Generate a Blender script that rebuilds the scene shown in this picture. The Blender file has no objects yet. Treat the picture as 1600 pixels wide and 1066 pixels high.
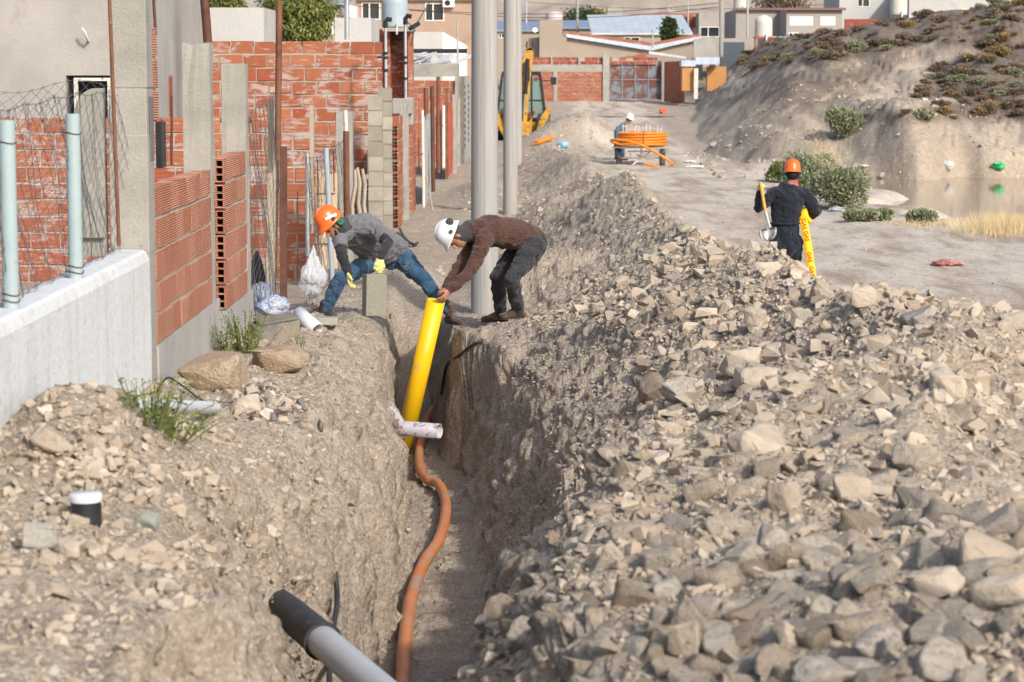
import bpy, bmesh, math, random
import numpy as np
from mathutils import Vector, Matrix, Euler
R = math.radians
S = bpy.context.scene
COL = S.collection
# ---------------- camera ----------------
CZ, FP, HV = 2.5, 3555.0, 112.0          # eye height, focal length in photo pixels (1600 wide), horizon row
PITCH = math.atan((533.0 - HV) / FP)
cam_d = bpy.data.cameras.new('camera'); cam = bpy.data.objects.new('camera', cam_d); COL.objects.link(cam)
cam_d.sensor_width = 36.0; cam_d.lens = 36.0 * FP / 1600.0
cam_d.clip_start = 0.5; cam_d.clip_end = 4000.0
cam_d.dof.use_dof = True; cam_d.dof.focus_distance = 21.5; cam_d.dof.aperture_fstop = 5.6
cam.location = (0, 0, CZ); cam.rotation_euler = (R(90) - PITCH, 0, 0)
S.camera = cam
# ---------------- light ----------------
SUN_EL, SUN_AZ = 33.0, 148.0             # azimuth clockwise from +Y (the view direction)
w = bpy.data.worlds.new('World'); S.world = w; w.use_nodes = True
nt = w.node_tree; bg = nt.nodes['Background']
sky = nt.nodes.new('ShaderNodeTexSky'); sky.sky_type = 'NISHITA'; sky.sun_disc = False
sky.sun_elevation = R(SUN_EL); sky.sun_rotation = R(SUN_AZ); sky.air_density = 1.0; sky.dust_density = 3.0; sky.ozone_density = 1.0
nt.links.new(sky.outputs[0], bg.inputs[0]); bg.inputs[1].default_value = 0.15
sl = bpy.data.lights.new('sun', 'SUN'); so = bpy.data.objects.new('sun', sl); COL.objects.link(so)
sl.energy = 2.75; sl.angle = R(2.5); sl.color = (1.0, 0.95, 0.885)
_sd = Vector((math.sin(R(SUN_AZ)) * math.cos(R(SUN_EL)), math.cos(R(SUN_AZ)) * math.cos(R(SUN_EL)), math.sin(R(SUN_EL))))
so.rotation_euler = _sd.to_track_quat('Z', 'Y').to_euler(); so.location = (10, -10, 20)
S.view_settings.view_transform = 'Standard'; S.view_settings.look = 'None'
S.view_settings.exposure = 0.47; S.view_settings.gamma = 1.0; S.view_settings.use_curve_mapping = False
S.cycles.max_bounces = 6; S.cycles.diffuse_bounces = 3; S.cycles.glossy_bounces = 3
S.cycles.transparent_max_bounces = 12; S.cycles.caustics_reflective = False; S.cycles.caustics_refractive = False

# ---------------- pixel -> world ----------------
_cp, _sp = math.cos(PITCH), math.sin(PITCH)
def at(u, v, Y):
    a, b = (u - 800.0) / FP, (533.0 - v) / FP
    d = Vector((a, _cp + b * _sp, -_sp + b * _cp)); t = Y / d.y
    return Vector((a * t, Y, CZ + d.z * t))
def xz(u, v, Y): p = at(u, v, Y); return p.x, p.z
def project(X, Y, Z):                    # numpy arrays -> photo pixels
    X, Y, Z = np.asarray(X, float), np.asarray(Y, float), np.asarray(Z, float) - CZ
    dep = Y * _cp - Z * _sp; up = Y * _sp + Z * _cp
    return 800 + FP * X / dep, 533 - FP * up / dep, dep

# ---------------- tagging ----------------
def tag(o, label=None, cat=None, group=None, kind=None):
    for k, x in (('label', label), ('category', cat), ('group', group), ('kind', kind)):
        if x: o[k] = x
    return o
def empty(name, loc=(0, 0, 0), label=None, cat=None, group=None, rz=0):
    o = bpy.data.objects.new(name, None); COL.objects.link(o); o.location = loc; o.rotation_euler.z = rz
    o.empty_display_size = 0.1
    return tag(o, label, cat, group)
def kids(o): return [c for c in COL.objects if c.parent == o]
def copy_tree(o, parent=None):
    c = o.copy(); COL.objects.link(c)
    if parent is not None:
        c.parent = parent; c.matrix_parent_inverse = o.matrix_parent_inverse.copy()
    for ch in kids(o): copy_tree(ch, c)
    return c

# ---------------- numpy noise ----------------
def _hash(ix, iy, iz, seed):
    n = (ix.astype(np.int64) * 374761393 + iy.astype(np.int64) * 668265263 + iz.astype(np.int64) * 2147483647 + seed * 974634541) & 0xffffffff
    n = ((n ^ (n >> 13)) * 1274126177) & 0xffffffff
    n = ((n ^ (n >> 16)) * 2246822519) & 0xffffffff
    return ((n ^ (n >> 15)) & 0xffffff) / float(0xffffff)
def vnoise(x, y, z=None, seed=0):
    x = np.asarray(x, float); y = np.asarray(y, float); z = np.zeros_like(x) if z is None else np.asarray(z, float)
    ix, iy, iz = np.floor(x), np.floor(y), np.floor(z)
    fx, fy, fz = x - ix, y - iy, z - iz
    fx, fy, fz = [t * t * t * (t * (t * 6 - 15) + 10) for t in (fx, fy, fz)]
    r = 0
    for dx in (0, 1):
        for dy in (0, 1):
            for dz in (0, 1):
                wgt = (fx if dx else 1 - fx) * (fy if dy else 1 - fy) * (fz if dz else 1 - fz)
                r = r + wgt * _hash(ix + dx, iy + dy, iz + dz, seed)
    return r * 2 - 1
def fbm(x, y, z=None, octv=4, seed=0, gain=0.5, lac=2.03):
    a, s, t = 1.0, 0.0, 0.0
    for i in range(octv):
        s = s + a * vnoise(x, y, z, seed + i * 17); t += a; a *= gain
        x = x * lac + 7.3; y = y * lac + 3.1; z = None if z is None else z * lac + 1.7
    return s / t
def sstep(a, b, x):
    t = np.clip((x - a) / (b - a), 0, 1); return t * t * (3 - 2 * t)

# ---------------- mesh builder ----------------
class MB:
    def __init__(s): s.v = []; s.f = []; s.t = []; s.sm = []; s.mi = []; s.cur = 0
    def add(s, vs, fs, tint=0.5, smooth=False, M=None):
        n = len(s.v)
        for p in vs:
            p = Vector(p)
            if M is not None: p = M @ p
            s.v.append((p.x, p.y, p.z))
        for f in fs: s.f.append(tuple(i + n for i in f)); s.t.append(tint); s.sm.append(smooth); s.mi.append(s.cur)
    def box(s, c, d, rot=None, tint=0.5, taper=None, jit=0.0):
        hx, hy, hz = d[0] / 2, d[1] / 2, d[2] / 2
        vs = []
        for z in (-1, 1):
            k = (taper if (taper is not None and z > 0) else 1.0)
            for y in (-1, 1):
                for x in (-1, 1):
                    vs.append(Vector((x * hx * k + random.uniform(-jit, jit), y * hy * k + random.uniform(-jit, jit), z * hz + random.uniform(-jit, jit))))
        M = Matrix.Translation(c)
        if rot is not None: M = M @ (Euler(rot).to_matrix().to_4x4() if not isinstance(rot, Matrix) else rot.to_4x4())
        s.add(vs, [(0, 2, 3, 1), (4, 5, 7, 6), (0, 1, 5, 4), (2, 6, 7, 3), (0, 4, 6, 2), (1, 3, 7, 5)], tint, False, M)
    def bb(s, x0, x1, y0, y1, z0, z1, tint=0.5): s.box(((x0 + x1) / 2, (y0 + y1) / 2, (z0 + z1) / 2), (abs(x1 - x0), abs(y1 - y0), abs(z1 - z0)), tint=tint)
    def tube(s, pts, r, n=12, cap=True, tint=0.5, smooth=True, hollow=0.0):
        pts = [Vector(p) for p in pts]; rr = r if isinstance(r, (list, tuple)) else [r] * len(pts)
        rings = []; N = None
        for i, p in enumerate(pts):
            t = (pts[min(i + 1, len(pts) - 1)] - pts[max(i - 1, 0)]).normalized()
            if N is None:
                N = t.orthogonal().normalized()
            else:
                N = (N - t * N.dot(t)).normalized()
            B = t.cross(N)
            rings.append([p + (N * math.cos(2 * math.pi * k / n) + B * math.sin(2 * math.pi * k / n)) * rr[i] for k in range(n)])
        vs = [q for g in rings for q in g]; fs = []
        for i in range(len(pts) - 1):
            for k in range(n):
                a, b = i * n + k, i * n + (k + 1) % n
                fs.append((a, b, b + n, a + n))
        s.add(vs, fs, tint, smooth)
        if cap: s.add(rings[0], [tuple(reversed(range(n)))], tint); s.add(rings[-1], [tuple(range(n))], tint)
    def bar(s, a, b, w_, h_, tint=0.5, up=(0, 0, 1)):
        a, b = Vector(a), Vector(b); d = b - a; L = d.length; d.normalize(); up = Vector(up)
        if abs(d.dot(up)) > 0.98: up = Vector((0, 1, 0))
        x = d.cross(up).normalized(); y = x.cross(d)
        M = Matrix((x, d, y)).transposed()
        s.box((a + b) / 2, (w_, L, h_), rot=M, tint=tint)
    def prism(s, poly, axis, a0, a1, tint=0.5, smooth=False):     # poly in the two other axes, extruded along axis
        def mk(p, a):
            return {'x': (a, p[0], p[1]), 'y': (p[0], a, p[1]), 'z': (p[0], p[1], a)}[axis]
        n = len(poly); vs = [mk(p, a0) for p in poly] + [mk(p, a1) for p in poly]
        fs = [(i, (i + 1) % n, (i + 1) % n + n, i + n) for i in range(n)]
        s.add(vs, fs, tint, smooth); s.add(vs[:n], [tuple(range(n))], tint); s.add(vs[n:], [tuple(range(n))], tint)
    def lathe(s, prof, n=24, M=None, tint=0.5, smooth=True):       # prof (r,z)
        vs = []; fs = []
        for r, z in prof:
            for k in range(n): a = 2 * math.pi * k / n; vs.append((r * math.cos(a), r * math.sin(a), z))
        for i in range(len(prof) - 1):
            for k in range(n):
                a, b = i * n + k, i * n + (k + 1) % n
                fs.append((a, b, b + n, a + n))
        s.add(vs, fs, tint, smooth, M)
    def build(s, name, mat, parent=None, bevel=0.0, fix=True):
        me = bpy.data.meshes.new(name); me.from_pydata(s.v, [], s.f)
        me.polygons.foreach_set('use_smooth', s.sm)
        at_ = me.attributes.new('tint', 'FLOAT', 'FACE'); at_.data.foreach_set('value', s.t)
        if fix:
            b = bmesh.new(); b.from_mesh(me); bmesh.ops.recalc_face_normals(b, faces=b.faces); b.to_mesh(me); b.free()
        for q in (mat if isinstance(mat, (list, tuple)) else [mat]): me.materials.append(q)
        me.polygons.foreach_set('material_index', s.mi); me.update()
        o = bpy.data.objects.new(name, me); COL.objects.link(o)
        if parent is not None: o.parent = parent
        if bevel:
            m = o.modifiers.new('bevel', 'BEVEL'); m.width = bevel; m.segments = 2; m.limit_method = 'ANGLE'
        return o
def rel(parent, o):                      # parent an object built in world coordinates, keep it in place
    o.parent = parent
    o.matrix_parent_inverse = Matrix.Translation(-parent.location) if parent.rotation_euler.z == 0 else (Matrix.Translation(parent.location) @ Euler((0, 0, parent.rotation_euler.z)).to_matrix().to_4x4()).inverted()
    return o

# ---------------- materials ----------------
def lin(r, g, b): return tuple(((c / 255) / 12.92 if c / 255 <= 0.04045 else ((c / 255 + 0.055) / 1.055) ** 2.4) for c in (r, g, b)) + (1.0,)
class NT:
    def __init__(s, name):
        s.m = bpy.data.materials.new(name); s.m.use_nodes = True; s.t = s.m.node_tree
        s.b = s.t.nodes['Principled BSDF']; s.b.inputs['Specular IOR Level'].default_value = 0.3; s.k = None
    def n(s, ty, ins=None, **kw):
        x = s.t.nodes.new('ShaderNode' + ty)
        for k, v in kw.items(): setattr(x, k, v)
        for k, v in (ins or {}).items():
            if hasattr(v, 'is_output') or isinstance(v, bpy.types.NodeSocket): s.t.links.new(v, x.inputs[k])
            else: x.inputs[k].default_value = v
        return x
    def co(s, kind='Object'):
        if s.k is None: s.k = s.n('TexCoord')
        return s.k.outputs[kind]
    def pos(s): return s.n('NewGeometry').outputs['Position']
    def noise(s, scale, detail=4, rough=0.55, vec=None, dist=0.0, sc=None):
        v = vec if vec is not None else s.co()
        if sc is not None: v = s.n('VectorMath', {0: v, 1: sc}, operation='MULTIPLY').outputs[0]
        return s.n('TexNoise', {'Vector': v, 'Scale': scale, 'Detail': detail, 'Roughness': rough, 'Distortion': dist}).outputs['Fac']
    def ramp(s, fac, stops, interp='LINEAR'):
        x = s.n('ValToRGB', {'Fac': fac}); e = x.color_ramp.elements; x.color_ramp.interpolation = interp
        while len(e) < len(stops): e.new(0.5)
        for el, (p, c) in zip(e, stops):
            el.position = p; el.color = c if not isinstance(c, (int, float)) else (c, c, c, 1)
        return x.outputs[0]
    def mix(s, f, a, b, mode='MIX'):
        x = s.n('Mix', data_type='RGBA', blend_type=mode)
        for k, v in ((0, f), (6, a), (7, b)):
            if isinstance(v, bpy.types.NodeSocket): s.t.links.new(v, x.inputs[k])
            else: x.inputs[k].default_value = v if not (k and isinstance(v, (int, float))) else (v, v, v, 1)
        return x.outputs[2]
    def math(s, op, a, b=0.0, clamp=False): return s.n('Math', {0: a, 1: b}, operation=op, use_clamp=clamp).outputs[0]
    def attr(s, name, out='Fac'): return s.n('Attribute', attribute_name=name).outputs[out]
    def bump(s, h, dist=0.01, strength=1.0, prev=None):
        ins = {'Height': h, 'Distance': dist, 'Strength': strength}
        if prev is not None: ins['Normal'] = prev
        return s.n('Bump', ins).outputs[0]
    def fin(s, col, rough=0.9, nrm=None, metal=0.0, spec=None, trans=None, alpha=None):
        for k, v in (('Base Color', col), ('Roughness', rough), ('Metallic', metal)):
            if isinstance(v, bpy.types.NodeSocket): s.t.links.new(v, s.b.inputs[k])
            else: s.b.inputs[k].default_value = v
        if nrm is not None: s.t.links.new(nrm, s.b.inputs['Normal'])
        if spec is not None: s.b.inputs['Specular IOR Level'].default_value = spec
        if trans is not None: s.b.inputs['Transmission Weight'].default_value = trans
        if alpha is not None:
            if isinstance(alpha, bpy.types.NodeSocket): s.t.links.new(alpha, s.b.inputs['Alpha'])
            else: s.b.inputs['Alpha'].default_value = alpha
        return s.m
def mat_var(name, c1, c2, scale=4.0, rough=0.85, bscale=40.0, bdist=0.002, metal=0.0, spec=None, spots=None, spotscale=30, spotcut=(0.6, 0.68), det=6, tintamt=0.0, sc=None):
    k = NT(name); col = k.mix(k.ramp(k.noise(scale, det, 0.6, sc=sc), [(0.3, 0.0), (0.7, 1.0)]), c1, c2)
    if spots is not None: col = k.mix(k.ramp(k.noise(spotscale, 5, 0.6), [(spotcut[0], 0.0), (spotcut[1], 1.0)]), col, spots)
    if tintamt:
        f = k.math('ADD', k.math('MULTIPLY', k.attr('tint'), tintamt * 2), 1 - tintamt)
        col = k.n('VectorMath', {0: col, 3: f}, operation='SCALE').outputs[0]
    return k.fin(col, rough, k.bump(k.noise(bscale, 5, 0.6), bdist), metal, spec)
# ================= TERRAIN =================
ST = [ # y,  wallbase z, c3(X,z), c4, c5, c6, c7, c8, c9, c10(crest), c11(toe)
 (4,   .95, -1.7,.95, -1.2,.9,  -1.0,.4,  -.92,-.7,  -.35,-.7,  -.2,.1,   .25,.72, 1.3,1.0, 4.5,.2),
 (7.4, .84, -1.6,.86, -1.0,.82, -.87,.35, -.82,-.75, -.30,-.75, -.12,.2,  .30,.70, 1.5,.98, 4.6,0),
 (9,   .78, -1.5,.80, -1.05,.74,-.9,.3,   -.8,-.8,   -.25,-.8,  -.1,.22,  .35,.66, 1.6,.96, 4.6,-.2),
 (10.8,.76, -1.6,.72, -1.15,.6, -.98,.2,   -.84,-.85, -.12,-.85, .05,.12,  .6,.62,  2.0,1.02,4.7,-.4),
 (12.7,.64, -1.7,.6,  -1.2,.5,  -.93,.05, -.76,-.9,  -.14,-.9,  .30,.02,  1.0,.30,  2.5,1.0, 5.0,-.5),
 (15,  .52, -1.7,.5,  -1.25,.42,-.95,.0,   -.75,-1.0, -.16,-1.0, .46,-.04, 1.2,.42,  2.6,.88, 5.0,-.5),
 (17,  .44, -1.75,.42,-1.4,.34, -1.05,.0, -.77,-1.05,-.24,-1.05,.45,-.06,  1.3,.52,  2.3,.9,  4.8,-.5),
 (20.4,.30, -1.9,.27, -1.5,.2,  -1.2,-.05,-1.05,-1.2,-.42,-1.2, .10,-.12, 1.0,.48,  2.0,.88, 4.2,-.5),
 (21.9,.18, -1.95,.15,-1.6,.1,  -1.25,-.05,-1.12,-1.25,-.62,-1.25,-.48,-.0,.2,.02, 1.9,.85, 4.0,-.5),
 (24,  .05, -2.0,.04, -1.6,.0,  -1.4,-.1, -1.25,-1.1,-.85,-1.1, -.7,-.12, .2,-.1,  1.85,.82,3.7,-.5),
 (25.2,.0,  -2.0,.0,  -1.6,.0,  -1.35,-.05,-1.2,-.2, -.95,-.2,  -.8,-.1,  .2,-.1,  1.85,.82,3.6,-.5),
 (26.5,.0,  -2.0,-.02,-1.6,.05, -1.4,.12, -1.2,.15,  -1.0,.1,   -.8,-.05, .2,-.1,  1.8,.8,  3.4,-.5),
 (30,  .0,  -2.0,-.05,-1.6,-.05,-1.3,-.05,-1.1,-.06, -.8,-.08,  .0,-.1,   .6,.1,   1.8,.78, 3.2,-.5),
 (41,  .0,  -2.0,-.05,-1.5,-.05,-1.2,-.05,-.9,-.05,  -.5,-.06,  .1,-.04,  .6,.12,  1.65,.62,2.9,-.52),
 (62,  .0,  -2.0,-.05,-1.5,-.05,-1.2,-.05,-.9,-.05,  -.5,-.05,  .1,-.03,  .5,.08,  1.4,.34, 2.6,-.55),
 (80, -.3,  -2.0,-.3, -1.5,-.3, -1.2,-.3, -.9,-.3,   -.5,-.35,  .1,-.35,  .5,-.3,  1.4,-.15,2.4,-.5),
 (92, -.1,  -2.0,-.1, -1.5,-.1, -1.2,-.1, -.9,-.1,   -.5,-.1,   .1,-.1,   .5,-.1,  1.4,-.1, 2.4,-.1),
]
_st = np.array(ST); _sy = _st[:, 0]
RY = [0, 30, 60, 76, 85, 92, 96, 103, 109, 118, 130, 160, 250, 400, 600, 900, 1500, 3000]
RZ = [-.5, -.5, -.58, -.59, -.38, -.1, .1, .46, .51, .97, 1.2, 2.5, 6, 19, 42, 75, 100, 140]
TOEY = [60, 70, 74, 80, 90, 100, 110, 130, 160]
TOEX = [10.0, 8.7, 7.9, 6.9, 6.6, 6.5, 7.0, 8.0, 12.0]
CRX = [8, 10, 11.2, 13, 15.5, 18, 21.6, 30, 60]
CRZ = [2.6, 3.0, 3.7, 4.0, 4.4, 4.6, 5.4, 6.5, 8]
HBX = [8, 10, 11, 14, 17, 18.5, 20, 23]; HBT = [2.1, 2.4, 2.6, 3.1, 3.6, 3.2, 2.5, 1.5]; HBL = [.9, .95, 1.0, 1.5, 2.7, 3.2, 3.6, 4.5]
def smin(a, b, k): h = np.clip(0.5 + 0.5 * (b - a) / k, 0, 1); return b * (1 - h) + a * h - k * h * (1 - h)
def base_z(x, y):
    x = np.asarray(x, float); y = np.asarray(y, float)
    road = np.interp(y, RY, RZ)
    c = [np.interp(y, _sy, _st[:, j]) for j in range(1, _st.shape[1])]
    wb = c[0]
    X = [x * 0 - 60, x * 0 - 2.6, x * 0 - 2.2]; Z = [wb - .05, wb - .02, wb]
    for j in range(1, len(c), 2): X.append(c[j]); Z.append(c[j + 1])
    X += [X[-1] + 1.5, x * 0 + 200]; Z += [road * 1.0, road * 1.0]
    z = Z[0] + 0 * x
    for k in range(len(X) - 1):
        t = np.clip((x - X[k]) / np.maximum(X[k + 1] - X[k], 1e-4), 0, 1)
        if k >= 2 and k <= 10: t = t * .75 + .25 * (t * t * (3 - 2 * t))
        z = z + (Z[k + 1] - Z[k]) * t
    z = np.where(y > 86, z * (1 - sstep(86, 92, y)) + road * sstep(86, 92, y), z)
    return z
def bump2(x, y, cx, cy, rx, ry, h, rot=0.0):
    dx, dy = x - cx, y - cy; c_, s_ = math.cos(rot), math.sin(rot)
    return h * np.exp(-(((dx * c_ + dy * s_) / rx) ** 2 + ((-dx * s_ + dy * c_) / ry) ** 2))
def hill_z(x, y):
    tx = np.interp(y, TOEY, TOEX)
    zl = -.75 + (x - tx) * .82
    crest = np.interp(x, CRX, CRZ)
    f0 = 71.0 + 0.8 * np.sin(x * .9) + .5 * np.sin(x * 2.3 + 1)
    zc = np.interp(y - f0, [-3, 0, .5, 2.2, 4.0, 10, 18, 30, 60], [-3, -.75, .2, 1.0, 1.35, 1.6, 2.6, 6, 9])
    zs = np.interp(y - 71.5, [-3, 0, 8, 18, 30, 60], [-2, -.75, 1.2, 3.0, 5, 9])
    wc = sstep(10.5, 12.5, x)
    zf = zs * (1 - wc) + zc * wc
    back = np.interp(y, [0, 110, 135, 170], [9, 9, 5.5, 2])
    return smin(smin(smin(zl, zf, .35), crest, .8), back, .6)
def terrain(x, y, detail=True):
    x = np.asarray(x, float); y = np.asarray(y, float)
    tr = ((y < 25.5)).astype(float)
    warp = (fbm(x * 1.2, y * 1.6, seed=5, octv=3) * .10 + fbm(x * 6, y * 6, seed=9, octv=3) * .045) * (1 + .25 * (1 - sstep(17, 20, y))) * sstep(-1.75, -1.4, x) * (1 - sstep(.6, 1.0, x)) * sstep(5, 6, y + 0 * x)
    z = base_z(x + warp, y)
    # mounds
    z = z + bump2(x, y, -1.9, 9.9, .42, 1.1, .34) + bump2(x, y, 1.5, 11.3, 1.9, .5, .2, .93) - bump2(x, y, 1.5, 13.4, 1.5, .6, .3, .8)
    z = z + bump2(x, y, -1.25, 16.2, .3, .8, .10) - bump2(x, y, -1.0, 9.5, .22, .95, .8)
    z = z + bump2(x, y, 2.6, 87.5, 1.6, 2.6, 1.15) + bump2(x, y, 1.1, 83, 1.1, 3, .45)
    z = z + bump2(x, y, 3.3, 13.6, .9, 1.4, .32) + bump2(x, y, 2.9, 15.2, .7, .9, .12) + bump2(x, y, 1.75, 18.8, .6, 1.2, .14)
    z = z + bump2(x, y, .15, 26.6, .6, 1.0, .5) + bump2(x, y, 1.4, 33, .8, 2.2, .35)+ bump2(x, y, .55, 37, .6, 2.0, .3)
    z = z + bump2(x, y, 1.2, 50, .7, 3, .25) - bump2(x, y, 1.2, 45, .8, 1.6, .25) + bump2(x, y, -1.25, 27.2, .3, .5, .12) + bump2(x, y, -.55, 48, .5, 4, .3)
    road = np.interp(y, RY, RZ)
    # pond basin
    pl = np.interp(y, [46, 50, 60, 70], [8.9, 8.3, 9.0, 9.6])
    pl = pl + fbm(y * .35, x * .2, seed=66, octv=3) * 1.6
    pd = sstep(0, 1.6, x - pl) * sstep(45.5, 49.5, y) * (1 - sstep(71, 74, y))
    z = z - pd * .75
    z = z + bump2(x, y, 14.0, 45.5, 3.5, 2.0, .25)
    # hill
    hz = hill_z(x, y) + (fbm(x * .5, y * .5, seed=31, octv=3) * .25 + np.abs(fbm(x * .9 + y * .2, y * .35, seed=41, octv=3)) * -.3) * sstep(66, 74, y) * (1 - sstep(150, 170, y))
    m = (y > 66) & (y < 175) & (x > 5)
    z = np.where(m, np.maximum(z, hz), z)
    z = z + bump2(x, y, 9.2, 71.5, 1.6, 1.4, .6) + bump2(x, y, 12, 74.5, 1.5, 2, .5)
    if detail:
        cx = np.interp(y, _sy, _st[:, 16]); spoil = sstep(-.8, .2, x) * (1 - sstep(1.0, 2.2, x - cx)) * (1 - sstep(84, 92, y))
        spoil = np.maximum(spoil, sstep(-2.3, -2.1, x) * (1 - sstep(0, .5, x)) * (1 - sstep(22, 30, y)) * .7)
        spoil = np.maximum(spoil, (bump2(x, y, 2.6, 87.5, 2.2, 3.4, 1) > .25) * .9)
        near = 1 - sstep(25, 60, y); nn = .45 + .55 * sstep(8, 18, y)
        n1 = fbm(x * 2.2, y * 2.2, seed=3, octv=4)
        n2 = fbm(x * 9, y * 9, seed=13, octv=4, gain=.6)
        n3 = np.abs(fbm(x * 22, y * 22, seed=23, octv=3))
        n4 = np.maximum(fbm(x * 14 + 5, y * 14, seed=27, octv=2), 0)
        z = z + spoil * (n1 * .09 + n2 * .035 * nn + (n4 * .06 - n3 * .02) * (.35 + .65 * near) * nn)
        lf = np.clip((x - np.interp(y, TOEY, TOEX)) / 5, .14, 1); hillm = lf * sstep(66, 72, y) * sstep(0, 1.5, x - np.interp(y, TOEY, TOEX)) * (1 - sstep(170, 190, y))
        gul = np.abs(fbm((x * .55 + y * .35) , (y - 2 * x) * .10, seed=57, octv=3)); z = z + hillm * (fbm(x * .9, y * .9, seed=51, octv=4, gain=.5) * .16 - np.maximum(.18 - gul, 0) * 1.1)
        flat = (1 - np.clip(spoil + hillm + pd, 0, 1))
        ruts = np.sin((x - 5.0 + .35 * np.sin(y * .13)) * 3.4 + fbm(x * .4, y * .3, seed=61) * 2) * .018 * sstep(2.2, 3.2, x) * (1 - sstep(8, 9, x))
        z = z + flat * (fbm(x * 1.1, y * .9, seed=63, octv=5, gain=.55) * .045 + ruts) + flat * sstep(120, 300, y) * fbm(x * .03, y * .03, seed=71, octv=5) * np.clip(y * .02, 0, 14)
    return z
def gz(x, y, detail=True): return float(terrain(np.array([x]), np.array([y]), detail)[0])

def grid_terrain():
    ys = [3.2]
    while ys[-1] < 150: ys.append(ys[-1] + ys[-1] * (.0034 if ys[-1] < 30 else .0048) * (1.0 if ys[-1] > 5 else 2))
    while ys[-1] < 2500: ys.append(ys[-1] * 1.03)
    ys = np.array(ys)
    a = np.concatenate([-np.geomspace(.26, 3.0, 60)[::-1] , np.arange(-.255, .255, .00052), np.geomspace(.26, 3.0, 60)])
    A, Y = np.meshgrid(a, ys); X = A * Y
    Z = terrain(X, Y)
    # 3-D displacement along normals (ragged walls)
    P = np.stack([X, Y, Z], -1)
    dx = np.gradient(P, axis=1); dy = np.gradient(P, axis=0); N = np.cross(dx, dy); N /= np.linalg.norm(N, axis=-1, keepdims=True) + 1e-12
    steep = 1 - sstep(.35, .8, np.abs(N[..., 2]))
    zone = ((Y < 40) & (X > -2.15)).astype(float)
    d = (fbm(X * 5, Y * 5, Z * 7, octv=5, seed=81, gain=.6) * .075 + fbm(X * 20, Y * 20, Z * 24, octv=3, seed=82) * .012) * steep * zone
    st_ = fbm(X * .6, Y * .8, Z * 9, octv=3, seed=83); gr = np.abs(fbm(X * 1.5, Y * 4.5, Z * .8, octv=3, seed=84))
    d = d + (st_ * .035 + (.12 - np.minimum(gr, .24)) * .13) * steep * zone
    d = d + fbm(X * 2.4, Y * 2.4, Z * 2.8, octv=2, seed=86) * .09 * steep * zone * (Y < 21) + np.maximum(fbm(X * 8, Y * 8, Z * 8, octv=2, seed=87), 0) * .07 * steep * zone
    P = P + N * d[..., None]
    ny, nx = X.shape
    idx = np.arange(ny * nx).reshape(ny, nx)
    F = np.stack([idx[:-1, :-1], idx[:-1, 1:], idx[1:, 1:], idx[1:, :-1]], -1).reshape(-1, 4)
    me = bpy.data.meshes.new('ground'); me.vertices.add(ny * nx); me.vertices.foreach_set('co', P.reshape(-1))
    me.loops.add(F.size); me.loops.foreach_set('vertex_index', F.reshape(-1).astype(np.int32))
    me.polygons.add(len(F)); me.polygons.foreach_set('loop_start', np.arange(len(F), dtype=np.int32) * 4)
    me.polygons.foreach_set('loop_total', np.full(len(F), 4, np.int32)); me.polygons.foreach_set('use_smooth', np.ones(len(F), bool))
    me.update(calc_edges=True)
    # masks: R road dust, G dark scrubby soil, B freshly dug brown earth
    cx = np.interp(Y, _sy, _st[:, 16]); toe = np.interp(Y, TOEY, TOEX)
    nse = fbm(X * .5, Y * .35, seed=91, octv=5)
    road = (1 - sstep(-.8, .3, X - toe) * (Y > 64)) * sstep(.9, 1.9, X - cx + nse * .5) * (1 - sstep(9.5, 13, X + nse * 2)) * (1 - sstep(140, 170, Y))
    hm = (Y > 68) & (X > toe - .3) & (Y < 180)
    hn = fbm(X * .35 + Y * .10, Y * .22 - X * .3, seed=93, octv=5, gain=.6)
    hz_ = P[..., 2]
    q = hz_ - .30 * (X - 11) + hn * .55; streak = fbm(q * 3.2, X * .10 + Y * .05, seed=95, octv=4, gain=.55)
    nb = hn * .5; top = sstep(-.15, .2, hz_ + nb - np.interp(X, HBX, HBT)); low = (1 - sstep(-.2, .15, hz_ + nb - np.interp(X, HBX, HBL))) * sstep(.75, 1.05, hz_) * sstep(10, 12, X); stk = sstep(-.06, .12, streak) * sstep(8, 10.5, X) * sstep(1.0, 1.6, q) * .85
    G = np.where(hm, np.clip(np.maximum(np.maximum(top, low), stk), 0, 1), 0)
    far = sstep(130, 200, Y); G = np.maximum(G, far * sstep(-.1, .25, fbm(X * .04, Y * .02, seed=97, octv=5, gain=.6)))
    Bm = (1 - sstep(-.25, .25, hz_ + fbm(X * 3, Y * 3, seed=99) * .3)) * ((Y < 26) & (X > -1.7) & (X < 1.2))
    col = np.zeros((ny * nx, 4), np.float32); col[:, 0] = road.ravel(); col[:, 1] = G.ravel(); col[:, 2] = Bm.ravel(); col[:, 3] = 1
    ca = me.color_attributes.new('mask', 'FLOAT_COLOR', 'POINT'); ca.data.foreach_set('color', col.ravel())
    o = bpy.data.objects.new('ground', me); COL.objects.link(o); o['kind'] = 'structure'
    return o
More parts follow.
